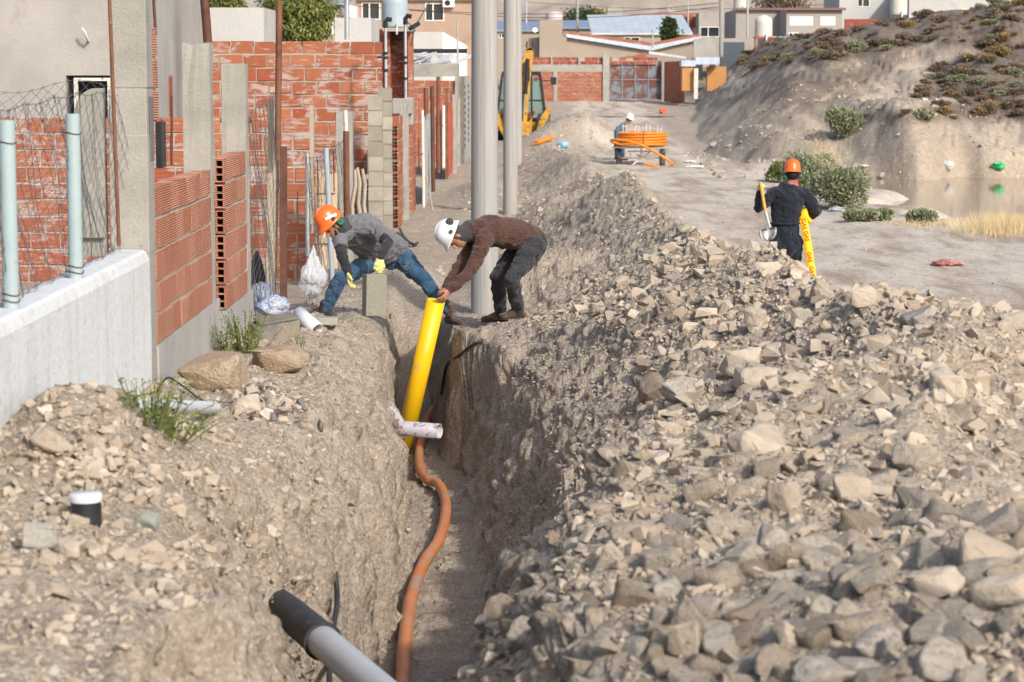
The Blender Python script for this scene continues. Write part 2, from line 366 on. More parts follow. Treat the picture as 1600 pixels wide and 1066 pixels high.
def soil_mat():
    k = NT('dry_soil'); p = k.pos()
    m = k.n('SeparateColor', {'Color': k.attr('mask', 'Color')})
    big = k.noise(.55, 4, .55, p); med = k.noise(6, 6, .62, p); fine = k.noise(45, 5, .65, p)
    c = k.mix(k.ramp(big, [(.35, 0.), (.65, 1.)]), (.395, .33, .258, 1), (.49, .42, .34, 1))
    c = k.mix(k.ramp(med, [(.35, 0.), (.7, 1.)]), c, (.29, .23, .17, 1), 'MIX')
    c = k.mix(k.math('MULTIPLY', k.ramp(fine, [(.5, 0.), (.75, 1.)]), .55), c, (.52, .45, .36, 1))
    # road dust: pale with tracks running along the street
    rn = k.noise(1.0, 6, .6, p, sc=(1.6, .35, 1)); rc = k.mix(k.ramp(rn, [(.36, 0.), (.54, 1.)]), (.37, .29, .215, 1), (.61, .54, .455, 1))
    rc = k.mix(k.math('MULTIPLY', k.ramp(k.noise(9, 5, .65, p, sc=(1, .45, 1)), [(.5, 0.), (.7, 1.)]), .5), rc, (.27, .21, .155, 1))
    c = k.mix(m.outputs[0], c, rc)
    sc = k.mix(k.ramp(k.noise(2.2, 6, .7, p), [(.35, 0.), (.65, 1.)]), (.06, .044, .034, 1), (.16, .118, .09, 1))
    c = k.mix(k.math('MULTIPLY', m.outputs[1], .95), c, sc)
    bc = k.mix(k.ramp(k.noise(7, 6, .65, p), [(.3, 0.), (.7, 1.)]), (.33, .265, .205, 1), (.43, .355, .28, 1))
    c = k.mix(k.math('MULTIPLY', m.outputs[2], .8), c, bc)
    vc = k.n('TexVoronoi', {'Vector': p, 'Scale': 75.0}).outputs['Color']; vs_ = k.n('SeparateColor', {'Color': vc}).outputs[0]
    c = k.mix(k.math('MULTIPLY', k.ramp(vs_, [(.72, 0.), (.9, 1.)]), .5), c, (.56, .50, .42, 1)); c = k.mix(k.math('MULTIPLY', k.ramp(vs_, [(.1, 1.), (.28, 0.)]), .45), c, (.22, .175, .135, 1))
    vor = k.n('TexVoronoi', {'Vector': p, 'Scale': 34.0, 'Randomness': 1.0}).outputs['Distance']
    h = k.math('ADD', k.math('MULTIPLY', k.noise(14, 8, .7, p), 1.0), k.math('MULTIPLY', vor, -.35))
    nr = k.bump(h, .05, .8); nr = k.bump(k.noise(90, 4, .7, p), .008, .8, nr)
    return k.fin(c, .95, nr, spec=.15)
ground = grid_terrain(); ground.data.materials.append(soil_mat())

# ---- water ----
kk = NT('pond_water'); 
wm = kk.fin((.23, .185, .125, 1), .06, kk.bump(kk.noise(5, 3, .5, kk.pos(), sc=(1, .3, 1)), .004, .5), spec=.6)
def sheet(name, poly, z, mat):
    me = bpy.data.meshes.new(name); me.from_pydata([(x, y, z) for x, y in poly], [], [tuple(range(len(poly)))]); me.materials.append(mat)
    o = bpy.data.objects.new(name, me); COL.objects.link(o); o['kind'] = 'structure'; return o
sheet('pond_water', [(7.6, 45.5), (45, 45.5), (45, 74), (8.6, 74)], -.80, wm)
sheet('puddle_water', [(3.4, 103), (7.4, 103), (7.4, 109.5), (3.4, 109.5)], .49, wm)

def hit(u, v, y0=4.5, y1=250.0, up=0.0):
    """where the ray through photo pixel (u, v) meets the ground"""
    ys = np.geomspace(y0, y1, 3000); d = at(u, v, 1.0); 
    X = d.x * ys; Zr = CZ + (d.z - CZ) * ys; Zt = terrain(X, ys) + up
    k = int(np.argmax(Zr < Zt)); return Vector((float(X[k]), float(ys[k]), float(Zt[k])))

def hitc(u, v, off):
    p = hit(u, v); d = Vector((0, 0, CZ)) - p; d.normalize(); return p + d * off
def floor_pt(u, v, up):
    p = hit(u, v); 
    for _ in range(6):
        z = float(np.interp(p.y, _sy, _st[:, 9])) + up
        a, b = at(u, v, 1.0), at(u, v, 2.0); t = (z - a.z) / (b.z - a.z); p = a + (b - a) * t
    return p
# ================= ROCKS =================
rng = np.random.RandomState(7)
def hull_rock(seed, n=16, sub=0, flat=(1, .8, .62)):
    r = random.Random(seed); bm = bmesh.new()
    ax = (flat[0], flat[1] * r.uniform(.75, 1.15), flat[2] * r.uniform(.7, 1.2))
    for i in range(n):
        v = Vector((r.gauss(0, 1), r.gauss(0, 1), r.gauss(0, 1))).normalized() * r.uniform(.68, 1.0)
        q = [v.x, v.y, v.z]
        q = [math.copysign(abs(t) ** .62, t) for t in q]
        bm.verts.new((q[0] * ax[0] * .5, q[1] * ax[1] * .5, q[2] * ax[2] * .5))
    res = bmesh.ops.convex_hull(bm, input=bm.verts)
    for v in [v for v in bm.verts if not v.link_faces]: bm.verts.remove(v)
    bmesh.ops.triangulate(bm, faces=bm.faces)
    if sub:
        bmesh.ops.bevel(bm, geom=bm.edges[:] + bm.verts[:], offset=.03, segments=1, affect='EDGES', profile=.5)
        bmesh.ops.triangulate(bm, faces=bm.faces)
        bmesh.ops.subdivide_edges(bm, edges=[e for e in bm.edges if e.calc_length() > .12], cuts=2, use_grid_fill=True)
        bmesh.ops.triangulate(bm, faces=bm.faces)
        co = np.array([v.co for v in bm.verts]); 
        d = fbm(co[:, 0] * 5 + seed, co[:, 1] * 5, co[:, 2] * 5, octv=4, seed=seed, gain=.6) * .045
        for v, dd in zip(bm.verts, d): v.co += v.co.normalized() * float(dd)
    bm.normal_update()
    return bm
def rock_material():
    k = NT('pale_stone'); rnd = k.n('ObjectInfo').outputs['Random']; 
    t = k.math('ADD', k.math('MULTIPLY', rnd, .62), k.math('MULTIPLY', k.attr('tint'), 1.0))
    base = k.ramp(t, [(0.0, (.36, .295, .225, 1)), (.3, (.44, .37, .29, 1)), (.5, (.50, .43, .345, 1)), (.68, (.39, .325, .255, 1)), (.8, (.60, .54, .455, 1)), (.93, (.30, .275, .245, 1)), (.985, (.15, .155, .165, 1))])
    c = k.mix(k.math('MULTIPLY', k.ramp(k.noise(9, 6, .65, k.pos()), [(.42, 0.), (.68, 1.)]), .45), base, (.27, .205, .145, 1))
    nr = k.bump(k.noise(30, 7, .7, k.pos()), .02, .7)
    return k.fin(c, .93, nr, spec=.15)
ROCKM = rock_material()
LIBS = [hull_rock(i, 8 + i % 5, 0) for i in range(14)]
LIBN = []
for b in LIBS:
    b.verts.ensure_lookup_table(); b.verts.index_update()
    LIBN.append((np.array([v.co for v in b.verts]), np.array([[v.index for v in f.verts] for f in b.faces]))); b.free()
LIBB = []
for i in range(20):
    b = hull_rock(100 + i, 12 + (i * 5) % 9, 1, (1, .85, .55 + .25 * (i % 3) / 2)); me = bpy.data.meshes.new('rock'); b.to_mesh(me); b.free()
    a = me.attributes.new('tint', 'FLOAT', 'FACE'); a.data.foreach_set('value', np.full(len(me.polygons), .12 + .02 * (i % 5)))
    me.materials.append(ROCKM); LIBB.append(me)
def stones():
    # candidate stones, sampled over the fan of ground the photo sees
    zones = [  # x0,x1,y0,y1,count,smin,smax,power
        (-.25, 3.6, 4.6, 14, 105000, .010, .18, 2.45), (-.1, 4.8, 13, 24, 60000, .016, .26, 2.3),
        (.1, 3.6, 24, 45, 7500, .025, .17, 2.9), (.1, 2.9, 45, 80, 900, .04, .15, 2.8),
        (-2.2, -.75, 4.6, 13, 42000, .008, .11, 2.45), (-2.15, -.95, 13, 24, 9000, .012, .12, 2.6),
        (-1.25, .5, 11, 25, 10000, .012, .09, 2.8), (-2.1, .3, 24, 60, 2000, .03, .16, 2.6),
        (3, 10, 26, 66, 1500, .02, .09, 3.0), (6, 16, 66, 84, 1300, .05, .4, 2.2), (.5, 4.2, 83, 92, 300, .05, .2, 2.2)]
    out = []
    for x0, x1, y0, y1, n, s0, s1, pw in zones:
        x = rng.uniform(x0, x1, n); y = np.exp(rng.uniform(np.log(y0), np.log(y1), n)) if y1 / y0 > 1.6 else rng.uniform(y0, y1, n)
        u = rng.uniform(0, 1, n); s = (s0 ** (1 - pw) + u * (s1 ** (1 - pw) - s0 ** (1 - pw))) ** (1 / (1 - pw))
        out.append(np.stack([x, y, s], 1))
    P = np.concatenate(out)
    x, y, s = P.T
    # clumpiness: the crests and the rubble patches carry more and bigger stones
    cl = fbm(x * 1.1, y * .8, seed=201, octv=3)
    keep = (cl + rng.uniform(-.5, .5, len(x)) > -.28) | (s > .1)
    cr = np.interp(y, _sy, _st[:, 16])
    on_steep = (x > .15) & (x < cr - .15) & (y > 14) & (s > .07)        # dug wall carries few big stones
    keep &= ~(on_steep & (rng.uniform(0, 1, len(x)) < .55))
    w9 = np.interp(y, _sy, _st[:, 14]); keep &= ~((x > -1.2) & (x < w9 - .35) & (y > 11.5) & (y < 24) & (rng.uniform(0, 1, len(x)) < .45)); keep &= ~((x > -1.2) & (x < w9 - .3) & (y > 11.5) & (y < 24) & (s > .06))
    keep &= ~((x > -1.3) & (x < .1) & (y > 11) & (y < 24.5) & (s > .05))
    keep &= ~((x < -1.2) & (x > -1.95) & (y > 11.3) & (y < 13.8) & (s > .03))
    keep &= ~((x < -1.0) & (y > 14) & (s > .06) )
    keep &= ~((np.hypot(x + .4, y - 22.4) < .9) & (s > .04))
    x, y, s = x[keep], y[keep], s[keep]
    z = terrain(x, y)
    u, v, dep = project(x, y, z)
    vis = (u > -60) & (u < 1660) & (v < 1120) & (v > 0)
    x, y, s, z, u, v, dep = [q[vis] for q in (x, y, s, z, u, v, dep)]
    px = s / dep * FP
    ok = px > 2.2
    return [q[ok] for q in (x, y, s, z, u, v, px)]
sx, sy, ss, sz, su, sv, spx = stones()
order = np.argsort(-spx); NBIG = 292
HAND = []   # (u, v, Y, size, mesh index, rot, tint label)  big stones one can point at in the photo
TONES = {'cream': (.53, .47, .39), 'tan': (.44, .365, .28), 'grey': (.35, .31, .265), 'brown': (.33, .265, .20), 'dusty': (.46, .40, .325)}
TM = {k_: mat_var(k_.replace(' ', '_') + '_stone', tuple(q * .82 for q in c_) + (1,), tuple(q * 1.12 for q in c_) + (1,), 6, .93, 30, .02, spots=(.29, .225, .16, 1), spotscale=9, spotcut=(.52, .7)) for k_, c_ in TONES.items()}
def stone_label(u, v, x, y, px, tone, shape):
    size = 'big' if px > 62 else ('medium' if px > 44 else 'small')
    if x < -.7:
        where = ('on the heap against the white wall' if v < 880 and u < 400 else 'on the sandy lower left bank') if y < 13 else 'on the left trench edge'
    elif y < 13.2:
        col = 'lower right corner' if u > 1380 else 'right of the bottom centre' if u > 1080 else 'near the right trench lip'
        row = 'at the bottom edge' if v > 960 else 'in the near rubble' if v > 820 else 'high in the near rubble'
        where = row + ', ' + col
    elif y < 25: where = ('on the ridge by the tape' if u > 1150 else 'on the ridge behind the pole') if v < 500 else ('on the middle slope, left half' if u < 1130 else 'on the middle slope, right half') if v < 620 else 'low on the middle slope'
    elif y < 64: where = 'on the far spoil ridge'
    else: where = 'at the foot of the hill'
    return '%s %s %s stone lying %s' % (size, shape, tone, where), 'stones ' + where
bigs = order[:NBIG]; small = order[NBIG:]
for q, i in enumerate(bigs):
    o = bpy.data.objects.new('rock', LIBB[q % len(LIBB)]); COL.objects.link(o)
    s = float(ss[i]) * 1.25; o.location = (float(sx[i]), float(sy[i]), float(sz[i]) + s * .02)
    o.scale = (s, s * random.uniform(.75, 1.1), s * random.uniform(.8, 1.15))
    o.rotation_euler = (random.uniform(-.45, .45), random.uniform(-.45, .45), random.uniform(0, 6.28))
    tn = random.choices(list(TONES), (5, 5, 3, 2, 4))[0]; o.material_slots[0].link = 'OBJECT'; o.material_slots[0].material = TM[tn]
    lb, gp = stone_label(su[i], sv[i], sx[i], sy[i], spx[i] * 1.25, tn, ('flat', 'angular', 'blocky')[(q % len(LIBB)) % 3])
    tag(o, lb, 'stone', gp)
def merge_small(ids, name, label):
    VS, FS, TS = [], [], []; n = 0
    for i in ids:
        V, F = LIBN[rng.randint(len(LIBN))]
        a, b, c = rng.uniform(0, 6.28), rng.uniform(-.6, .6), rng.uniform(-.6, .6)
        M = np.array(Euler((b, c, a)).to_matrix()) * ss[i]
        M = M * np.array([1, rng.uniform(.7, 1.1), rng.uniform(.7, 1.1)])[None, :]
        VS.append(V @ M.T + np.array([sx[i], sy[i], sz[i] + ss[i] * .03])); FS.append(F + n); n += len(V)
        TS.append(np.full(len(F), rng.uniform(0, 1) ** 1.3))
    V = np.concatenate(VS); F = np.concatenate(FS); T = np.concatenate(TS)
    me = bpy.data.meshes.new(name); me.vertices.add(len(V)); me.vertices.foreach_set('co', V.reshape(-1))
    me.loops.add(F.size); me.loops.foreach_set('vertex_index', F.reshape(-1).astype(np.int32))
    me.polygons.add(len(F)); me.polygons.foreach_set('loop_start', np.arange(len(F), dtype=np.int32) * 3)
    me.polygons.foreach_set('loop_total', np.full(len(F), 3, np.int32)); me.polygons.foreach_set('use_smooth', np.zeros(len(F), bool)); me.update(calc_edges=True)
    a = me.attributes.new('tint', 'FLOAT', 'FACE'); a.data.foreach_set('value', T.astype(np.float32) * .75)
    me.materials.append(ROCKM)
    o = bpy.data.objects.new(name, me); COL.objects.link(o)
    tag(o, label, 'rubble', kind='stuff')
merge_small(small, 'rubble', 'small broken stones and pebbles strewn over the spoil banks')
print('stones', len(ss), 'px of last individual', spx[order[NBIG - 1]])
# ================= MATERIALS FOR BUILT THINGS =================
CONC = mat_var('raw_concrete', (.25, .24, .21, 1), (.37, .35, .31, 1), 3.0, .9, 60, .006, spots=(.22, .20, .17, 1), spotscale=22, spotcut=(.62, .72), tintamt=.12)
PLAST = mat_var('grey_plaster', (.29, .275, .255, 1), (.40, .38, .355, 1), 1.1, .92, 30, .006, spots=(.30, .28, .25, 1), spotscale=3, spotcut=(.55, .75))
def white_wall_mat():
    k = NT('whitewashed_render'); p = k.co()
    st = k.noise(1.0, 6, .65, p, sc=(5, 5, .5)); c = k.mix(k.ramp(st, [(.50, 0.), (.85, .6)]), (.60, .62, .625, 1), (.40, .365, .315, 1))
    x = k.n('SeparateXYZ', {0: k.pos()})
    lo = k.math('ADD', k.math('MULTIPLY', k.noise(2.5, 6, .65, p), .9), k.math('MULTIPLY', x.outputs[2], -.85))
    c = k.mix(k.ramp(lo, [(-.30, 0.), (.02, .9)]), c, (.38, .32, .25, 1))
    c = k.mix(k.ramp(k.noise(16, 6, .7, p), [(.55, 0.), (.70, .5)]), c, (.30, .28, .25, 1))
    return k.fin(c, .85, k.bump(k.noise(25, 7, .65, p), .012, .8))
WHITEW = white_wall_mat()
def brick_mat(name, c1, c2, effl=0.0, ribs='z', dirt=.25):
    k = NT(name); p = k.co(); t = k.attr('tint')
    c = k.mix(t, c1, c2)
    c = k.mix(k.math('MULTIPLY', k.ramp(k.noise(5, 5, .6, p), [(.4, 0.), (.75, 1.)]), dirt), c, (.20, .10, .065, 1))
    if effl:
        e = k.noise(2.2, 7, .72, p, sc=(1, 1, 1.9), dist=.6)
        e2 = k.noise(14, 4, .6, p, sc=(.25, .25, 2.2))
        f = k.ramp(k.math('ADD', e, k.math('MULTIPLY', k.math('SUBTRACT', e2, .5), .45)), [(.60 - effl * .14, 0.), (.66 - effl * .10, .85)])
        c = k.mix(f, c, (.50, .44, .41, 1))
    z = k.n('SeparateXYZ', {0: p}).outputs[2]
    rib = k.math('SINE', k.math('MULTIPLY', z, 2 * math.pi / .0155))
    nr = k.bump(rib, .004, .9); nr = k.bump(k.noise(70, 4, .6, p), .003, .6, nr)
    return k.fin(c, .85, nr)
BRICK = brick_mat('hollow_clay_brick', (.42, .17, .10, 1), (.52, .25, .17, 1), .0)
BRICKR = brick_mat('red_clay_brick_stained', (.36, .095, .05, 1), (.47, .18, .095, 1), .62)
BRICKF = brick_mat('far_clay_brick', (.38, .125, .07, 1), (.46, .185, .11, 1), .15)
BRICKD = brick_mat('dark_red_clay_brick', (.30, .075, .05, 1), (.40, .12, .08, 1), .1)
MORT = mat_var('cement_mortar', (.30, .265, .22, 1), (.42, .375, .32, 1), 8, .95, 50, .008)
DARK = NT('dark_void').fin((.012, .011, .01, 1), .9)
RUST = mat_var('rusted_steel', (.13, .055, .035, 1), (.24, .115, .07, 1), 6, .8, 80, .002, .3, spots=(.38, .33, .28, 1), spotscale=14, spotcut=(.68, .74))
RUSTD = mat_var('brown_rusted_steel', (.085, .04, .03, 1), (.16, .075, .05, 1), 6, .75, 80, .002, .3)
GALV = mat_var('galvanised_steel', (.36, .40, .42, 1), (.50, .53, .54, 1), 9, .45, 60, .001, .6)
WIRE = NT('fence_wire').fin((.20, .20, .20, 1), .5, None, .7)
BLUEP = mat_var('pale_blue_paint', (.28, .36, .375, 1), (.34, .42, .435, 1), 5, .45, 60, .001, 0, spots=(.34, .24, .16, 1), spotscale=26, spotcut=(.66, .70))
WOOD = mat_var('weathered_wood', (.30, .25, .19, 1), (.42, .36, .28, 1), 3, .9, 30, .004, sc=(18, 18, 1.2), tintamt=.2)
WOODO = mat_var('orange_wood', (.40, .19, .07, 1), (.52, .27, .10, 1), 3, .8, 30, .003, sc=(1, 1, 9))
PVC = mat_var('white_pvc', (.52, .54, .58, 1), (.60, .61, .64, 1), 6, .35, 50, .0005)
PVCD = mat_var('muddy_white_pvc', (.36, .35, .40, 1), (.46, .45, .50, 1), 6, .5, 50, .002, spots=(.22, .17, .13, 1), spotscale=18, spotcut=(.56, .6))
PVCG = mat_var('grey_white_pvc', (.36, .375, .385, 1), (.45, .46, .46, 1), 4, .4, 50, .0005, spots=(.33, .28, .22, 1), spotscale=30, spotcut=(.63, .7))
BLACK = mat_var('black_plastic', (.012, .013, .015, 1), (.03, .031, .034, 1), 5, .45, 60, .001, spots=(.12, .10, .08, 1), spotscale=35, spotcut=(.66, .74))
DUSTYBLK = mat_var('dusty_black_rubber', (.018, .02, .024, 1), (.05, .05, .052, 1), 5, .6, 60, .002, spots=(.16, .13, .10, 1), spotscale=22, spotcut=(.6, .72))
REDP = mat_var('red_oxide_paint', (.36, .07, .035, 1), (.44, .11, .06, 1), 4, .6, 40, .001)
WHITEP = mat_var('white_paint', (.70, .69, .66, 1), (.78, .77, .75, 1), 2, .6, 40, .001)
CREAMP = mat_var('flaking_cream_paint', (.60, .55, .47, 1), (.68, .63, .56, 1), 5, .6, 40, .002, spots=(.17, .08, .05, 1), spotscale=16, spotcut=(.6, .66))

def P(name, label, cat, u0, v0, u1, v1, Y0, r, mat, Y1=None, n=10, group=None, sq=None, extra=None):
    a, b = at(u0, v0, Y0), at(u1, v1, Y1 or Y0); m = MB()
    if sq: m.bar(a, b, sq[0], sq[1], up=(0, 1, 0))
    else: m.tube([a, a.lerp(b, .33) + Vector((random.uniform(-.004, .004), 0, 0)), a.lerp(b, .66), b], r, n)
    for v in range(len(m.v)): m.v[v] = tuple(Vector(m.v[v]) - b)
    o = m.build(name, mat); o.location = b
    return tag(o, label, cat, group)

def brick_wall(name, axis, fixed, thick, a0, a1, z0, z1, mats, BL=.33, BH=.172, mo=.026, depthdir=1, jit=.004, miss=0.0, seed=1, ragged=0.0, parent=None):
    """axis 'x': runs along X, visible face at Y=fixed; axis 'y': runs along Y, visible face at X=fixed (bricks go to -X)."""
    rr = random.Random(seed); m = MB(); k = 0; z = z0
    while z + BH <= z1 + .03:
        off = -(BL + mo) * (.5 if k % 2 else 0) - rr.uniform(0, .05); a = a0 + off
        while a < a1:
            b0, b1 = max(a, a0), min(a + BL, a1)
            last = z + 2 * BH > z1
            if b1 - b0 > .04 and rr.random() > miss and not (last and rr.random() < ragged):
                o_ = rr.uniform(-jit, jit); zz = rr.uniform(-jit, jit) * .6; t = rr.random()
                if axis == 'x': m.box(((b0 + b1) / 2, fixed + o_ + thick / 2, z + zz + BH / 2), (b1 - b0, thick, BH), tint=t, jit=.0045)
                else: m.box((fixed + o_ - thick / 2, (b0 + b1) / 2, z + zz + BH / 2), (thick, b1 - b0, BH), tint=t, jit=.004)
            a += BL + mo
        z += BH + mo; k += 1
    m.cur = 1; top = z - BH * .4
    if axis == 'x': m.bb(a0 + .01, a1 - .01, fixed + .013, fixed + thick - .013, z0 - .01, min(top, z1) - .02)
    else: m.bb(fixed - thick + .013, fixed - .013, a0 + .01, a1 - .01, z0 - .01, min(top, z1) - .02)
    return m.build(name, mats, parent)

# ---------- low whitewashed wall, posts, chain link ----------
m = MB(); n = 40; XW = -2.2
def wob(y, z, s): return .008 * math.sin(y * 5 + z * 7 + s)
ys = [6.0 + (13.78 - 6.0) * i / n for i in range(n + 1)]
prof = [(0, -.3), (0, .4), (0, .9), (-.0, 1.36), (-.018, 1.41), (-.04, 1.425), (-.19, 1.43), (-.215, 1.40), (-.22, -.3)]
vs = []; fs = []
for y in ys:
    for j, (dx, z) in enumerate(prof):
        h = 1.43 + .03 * sstep(12.5, 13.7, np.array(y)) if j in (3, 4, 5, 6) else 0
        vs.append((XW + dx + wob(y, z, 2) * .3, y, z))
K = len(prof)
for i in range(n):
    for j in range(K - 1): a = i * K + j; fs.append((a, a + 1, a + 1 + K, a + K))
m.add(vs, fs, smooth=False); m.add(vs[:K], [tuple(range(K))]); m.add(vs[-K:], [tuple(range(K))])
o = m.build('low_wall', WHITEW); tag(o, 'low whitewashed wall stained brown near its foot, carrying the pale blue posts', 'wall')
for u, vt, Y, lb in ((10, 188, 10.35, 'pale blue steel post at the very left edge of the white wall'), (113, 178, 11.85, 'pale blue steel post standing on the white wall nearer the concrete pillar')):
    x, zt = xz(u, vt, Y)
    e = empty('fence_post', (x, Y, 1.42), lb, 'post', 'pale blue posts on the white wall')
    m = MB(); m.tube([(0, 0, 0), (0, 0, zt - 1.42)], .038, 16); m.build('pole', BLUEP, e)
    m = MB()
    for hz in (.04, .07, zt - 1.52): m.tube([(.041 * math.cos(a), .041 * math.sin(a), hz + .006 * math.sin(a * 2)) for a in [i * .5 for i in range(14)]], .003, 5)
    m.build('wire_tie', RUSTD, e)
def chainlink(name, p0, p1, z0, z1, lb, cell=.062, rw=.0016, sag=.03, mat=None, seed=3):
    rr = random.Random(seed); p0, p1 = Vector(p0), Vector(p1); L = (p1 - p0).length; d = (p1 - p0) / L; H = z1 - z0
    def q(a, z):
        t = a / L; zz = z0 + z * (1 - .03 * math.sin(t * math.pi * 2)); w_ = sag * math.sin(a * 3.1 + z * 4) * math.sin(z / H * math.pi) + .012 * math.sin(a * 17 + z * 11)
        return p0 + d * (a + .015 * math.sin(z * 13 + a * 5)) + Vector((-d.y, d.x, 0)) * w_ + Vector((0, 0, zz + .012 * math.sin(a * 9 + z * 3)))
    m = MB(); k = -int(H / cell)
    while k * cell < L:
        for sgn in (1, -1):
            a0 = k * cell if sgn > 0 else k * cell + H; pts = []
            for i in range(int(H / .06) + 2):
                z = min(i * .06, H); a = a0 + sgn * z
                if 0 <= a <= L: pts.append(q(a, z))
            if len(pts) > 1: m.tube(pts, rw, 3, cap=False)
        k += 1
    for zz in (.02, H - .01): m.tube([q(L * i / 20, zz) for i in range(21)], rw * 1.4, 4)
    o = m.build(name, mat or WIRE, fix=False)
    return tag(o, lb, 'fence')
chainlink('chain_link_fence', (-2.33, 9.0, 0), (-2.36, 13.75, 0), 1.43, 2.36, 'sagging chain link fence strung above the white wall behind the blue posts', cell=.11, sag=.05)
chainlink('chain_link_fence', (-3.25, 13.95, 0), (-2.42, 13.9, 0), 1.5, 2.42, 'torn chain link netting facing the camera below the dark window', cell=.075, rw=.0016, sag=.06, seed=9)
# ---------- gate pillar ----------
e = empty('concrete_pillar', (-2.32, 13.9, .4), 'tall smooth concrete pillar where the white wall ends', 'pillar')
m = MB(); m.bb(-.115, .115, -.1, .14, -.3, 2.0 - .0); m.bb(-.12, .118, -.105, .145, 1.0, 1.72); m.bb(-.105, .118, -.09, .14, 2.0, 3.3); m.build('shaft', CONC, e, .008)
m = MB(); m.bb(.118, .124, -.02, .11, 1.56, 1.95); m.build('meter_plate', NT('grey_plate').fin((.14, .14, .145, 1), .5), e, .002)
x0, z0 = xz(140, 392, 14.2); x1, _ = xz(176, 0, 14.2); m = MB(); zt = 2.40
poly = [(x0 + .0, z0)] + [(x0 + .13 * (1 - math.cos(a)), zt - .16 + .16 * math.sin(a)) for a in [i * math.pi / 16 for i in range(9)]] + [(x1, zt), (x1, z0)]
m.prism([(px_, pz_) for px_, pz_ in poly], 'y', 13.80, 13.88); m.prism([(x0 - .02, 1.5)] + [(x0 - .02 + .2 * math.sin(a), 1.72 + .2 * math.cos(a)) for a in [i * math.pi / 16 for i in range(9)]] + [(x0 + .18, 1.5)], 'y', 13.76, 13.798)
tag(m.build('arched_slab', CONC, None, .006), 'round shouldered concrete panel behind the chain link, left of the tall pillar', 'slab')
m = MB(); m.bb(-2.225, -2.185, 14.25, 14.42, 1.90, 2.19); tag(m.build('meter_box', BLACK, None, .004), 'narrow black meter box behind the tall concrete pillar', 'box')
brick_wall('brick_pier', 'y', -2.215, .12, 14.10, 14.33, 2.2, 2.78, [BRICK, MORT], seed=5)
tag(bpy.data.objects['brick_pier'], 'short pier of ribbed red bricks rising beside the tall concrete pillar', 'pier')
# ---------- brick panels on a footing ----------
e = empty('front_wall', (-2.2, 14.05, .2), 'nearer panel of ribbed hollow bricks between the tall pillar and the rough post', 'wall', 'hollow brick panels of the unfinished front wall')
rel(e, brick_wall('bricks', 'y', -2.2, .12, 14.03, 16.62, .82, 1.90, [BRICK, MORT], BL=.33, seed=11, jit=.003))
m = MB(); m.bb(-2.34, -2.192, 14.03, 17.0, -.2, .812); rel(e, m.build('footing', PLAST))
e = empty('front_wall', (-2.2, 17.45, .2), 'farther panel of ribbed hollow bricks showing the open ends of its bricks', 'wall', 'hollow brick panels of the unfinished front wall')
rel(e, brick_wall('bricks', 'y', -2.2, .118, 17.56, 18.85, .68, 1.86, [BRICK, MORT], seed=12, jit=.003))
m = MB(); m.bb(-2.34, -2.192, 17.0, 19.2, -.2, .67); rel(e, m.build('footing', PLAST))
for k in range(6):
    m = MB(); z = .68 + k * .195; x0, x1, y0, y1 = -2.335, -2.204, 17.44, 17.56; t = random.random()
    for i in range(3): xx = x0 + (x1 - x0 - .012) * i / 2; m.bb(xx, xx + .012, y0, y1, z, z + .18, t)
    for i in range(4): zz = z + (.168) * i / 3; m.bb(x0 + .0005, x1 - .0005, y0 + .001, y1, zz, zz + .012, t)
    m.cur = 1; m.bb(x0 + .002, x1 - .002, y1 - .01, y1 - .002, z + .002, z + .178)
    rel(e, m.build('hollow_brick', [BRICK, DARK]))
m = MB()
for yy in (16.62, 17.44):
    pass
def rough_post(name, lb, u0, u1, vt, Y, zb, mat=CONC, group=None, depth=None):
    x0, zt = xz(u0, vt, Y); x1, _ = xz(u1, vt, Y); w_ = x1 - x0; d = depth or w_ * .95; m = MB()
    K = 9
    for i in range(K):
        z0_, z1_ = zb + (zt - zb) * i / K, zb + (zt - zb) * (i + 1) / K
    vs = []; fs = []; nx = 10
    for i in range(K + 1):
        z = zb + (zt - zb) * i / K
        ring = [(-w_ / 2, -d / 2), (w_ / 2, -d / 2), (w_ / 2, d / 2), (-w_ / 2, d / 2)]
        for a in range(4):
            p, q = ring[a], ring[(a + 1) % 4]
            for b in range(nx // 2):
                t = b / (nx // 2); vs.append((p[0] + (q[0] - p[0]) * t + random.gauss(0, .003), p[1] + (q[1] - p[1]) * t + random.gauss(0, .003), z + (random.gauss(0, .006) if i == K else 0)))
    c = 4 * (nx // 2)
    for i in range(K):
        for a in range(c): b = (a + 1) % c; fs.append((i * c + a, i * c + b, (i + 1) * c + b, (i + 1) * c + a))
    fs.append(tuple(range(K * c, K * c + c))); m.add(vs, fs)
    o = m.build(name, mat); o.location = ((x0 + x1) / 2, Y + d / 2, 0)
    return tag(o, lb, 'post', group)
rough_post('concrete_post', 'rough cast concrete post rising between the two brick panels', 284, 327, 68, 16.66, .1)
rough_post('concrete_post', 'rough cast concrete post behind the farther brick panel, shorter than its neighbour', 345, 383, 100, 18.88, .1)
P('rusty_pipe', 'thick brown rusted pipe leaning beside the rough concrete post', 'pipe', 317, -40, 325, 70, 17.05, .033, RUSTD)
P('rusty_pole', 'thin rusted pole standing in the gap between the brick panels', 'pole', 326, 70, 334, 486, 17.1, .016, RUSTD)
P('rusty_pole', 'thin rusted pole leaning across the left face of the tall pillar', 'pole', 170, -30, 186, 385, 13.3, .011, RUST)
P('rusty_rod', 'short rusted rod against the grey plaster above the brick pier', 'rod', 240, -20, 243, 55, 15, .010, RUSTD)
P('steel_bar', 'dark upright bar behind the nearer brick panel', 'bar', 268, 150, 268, 258, 18, .010, RUSTD)
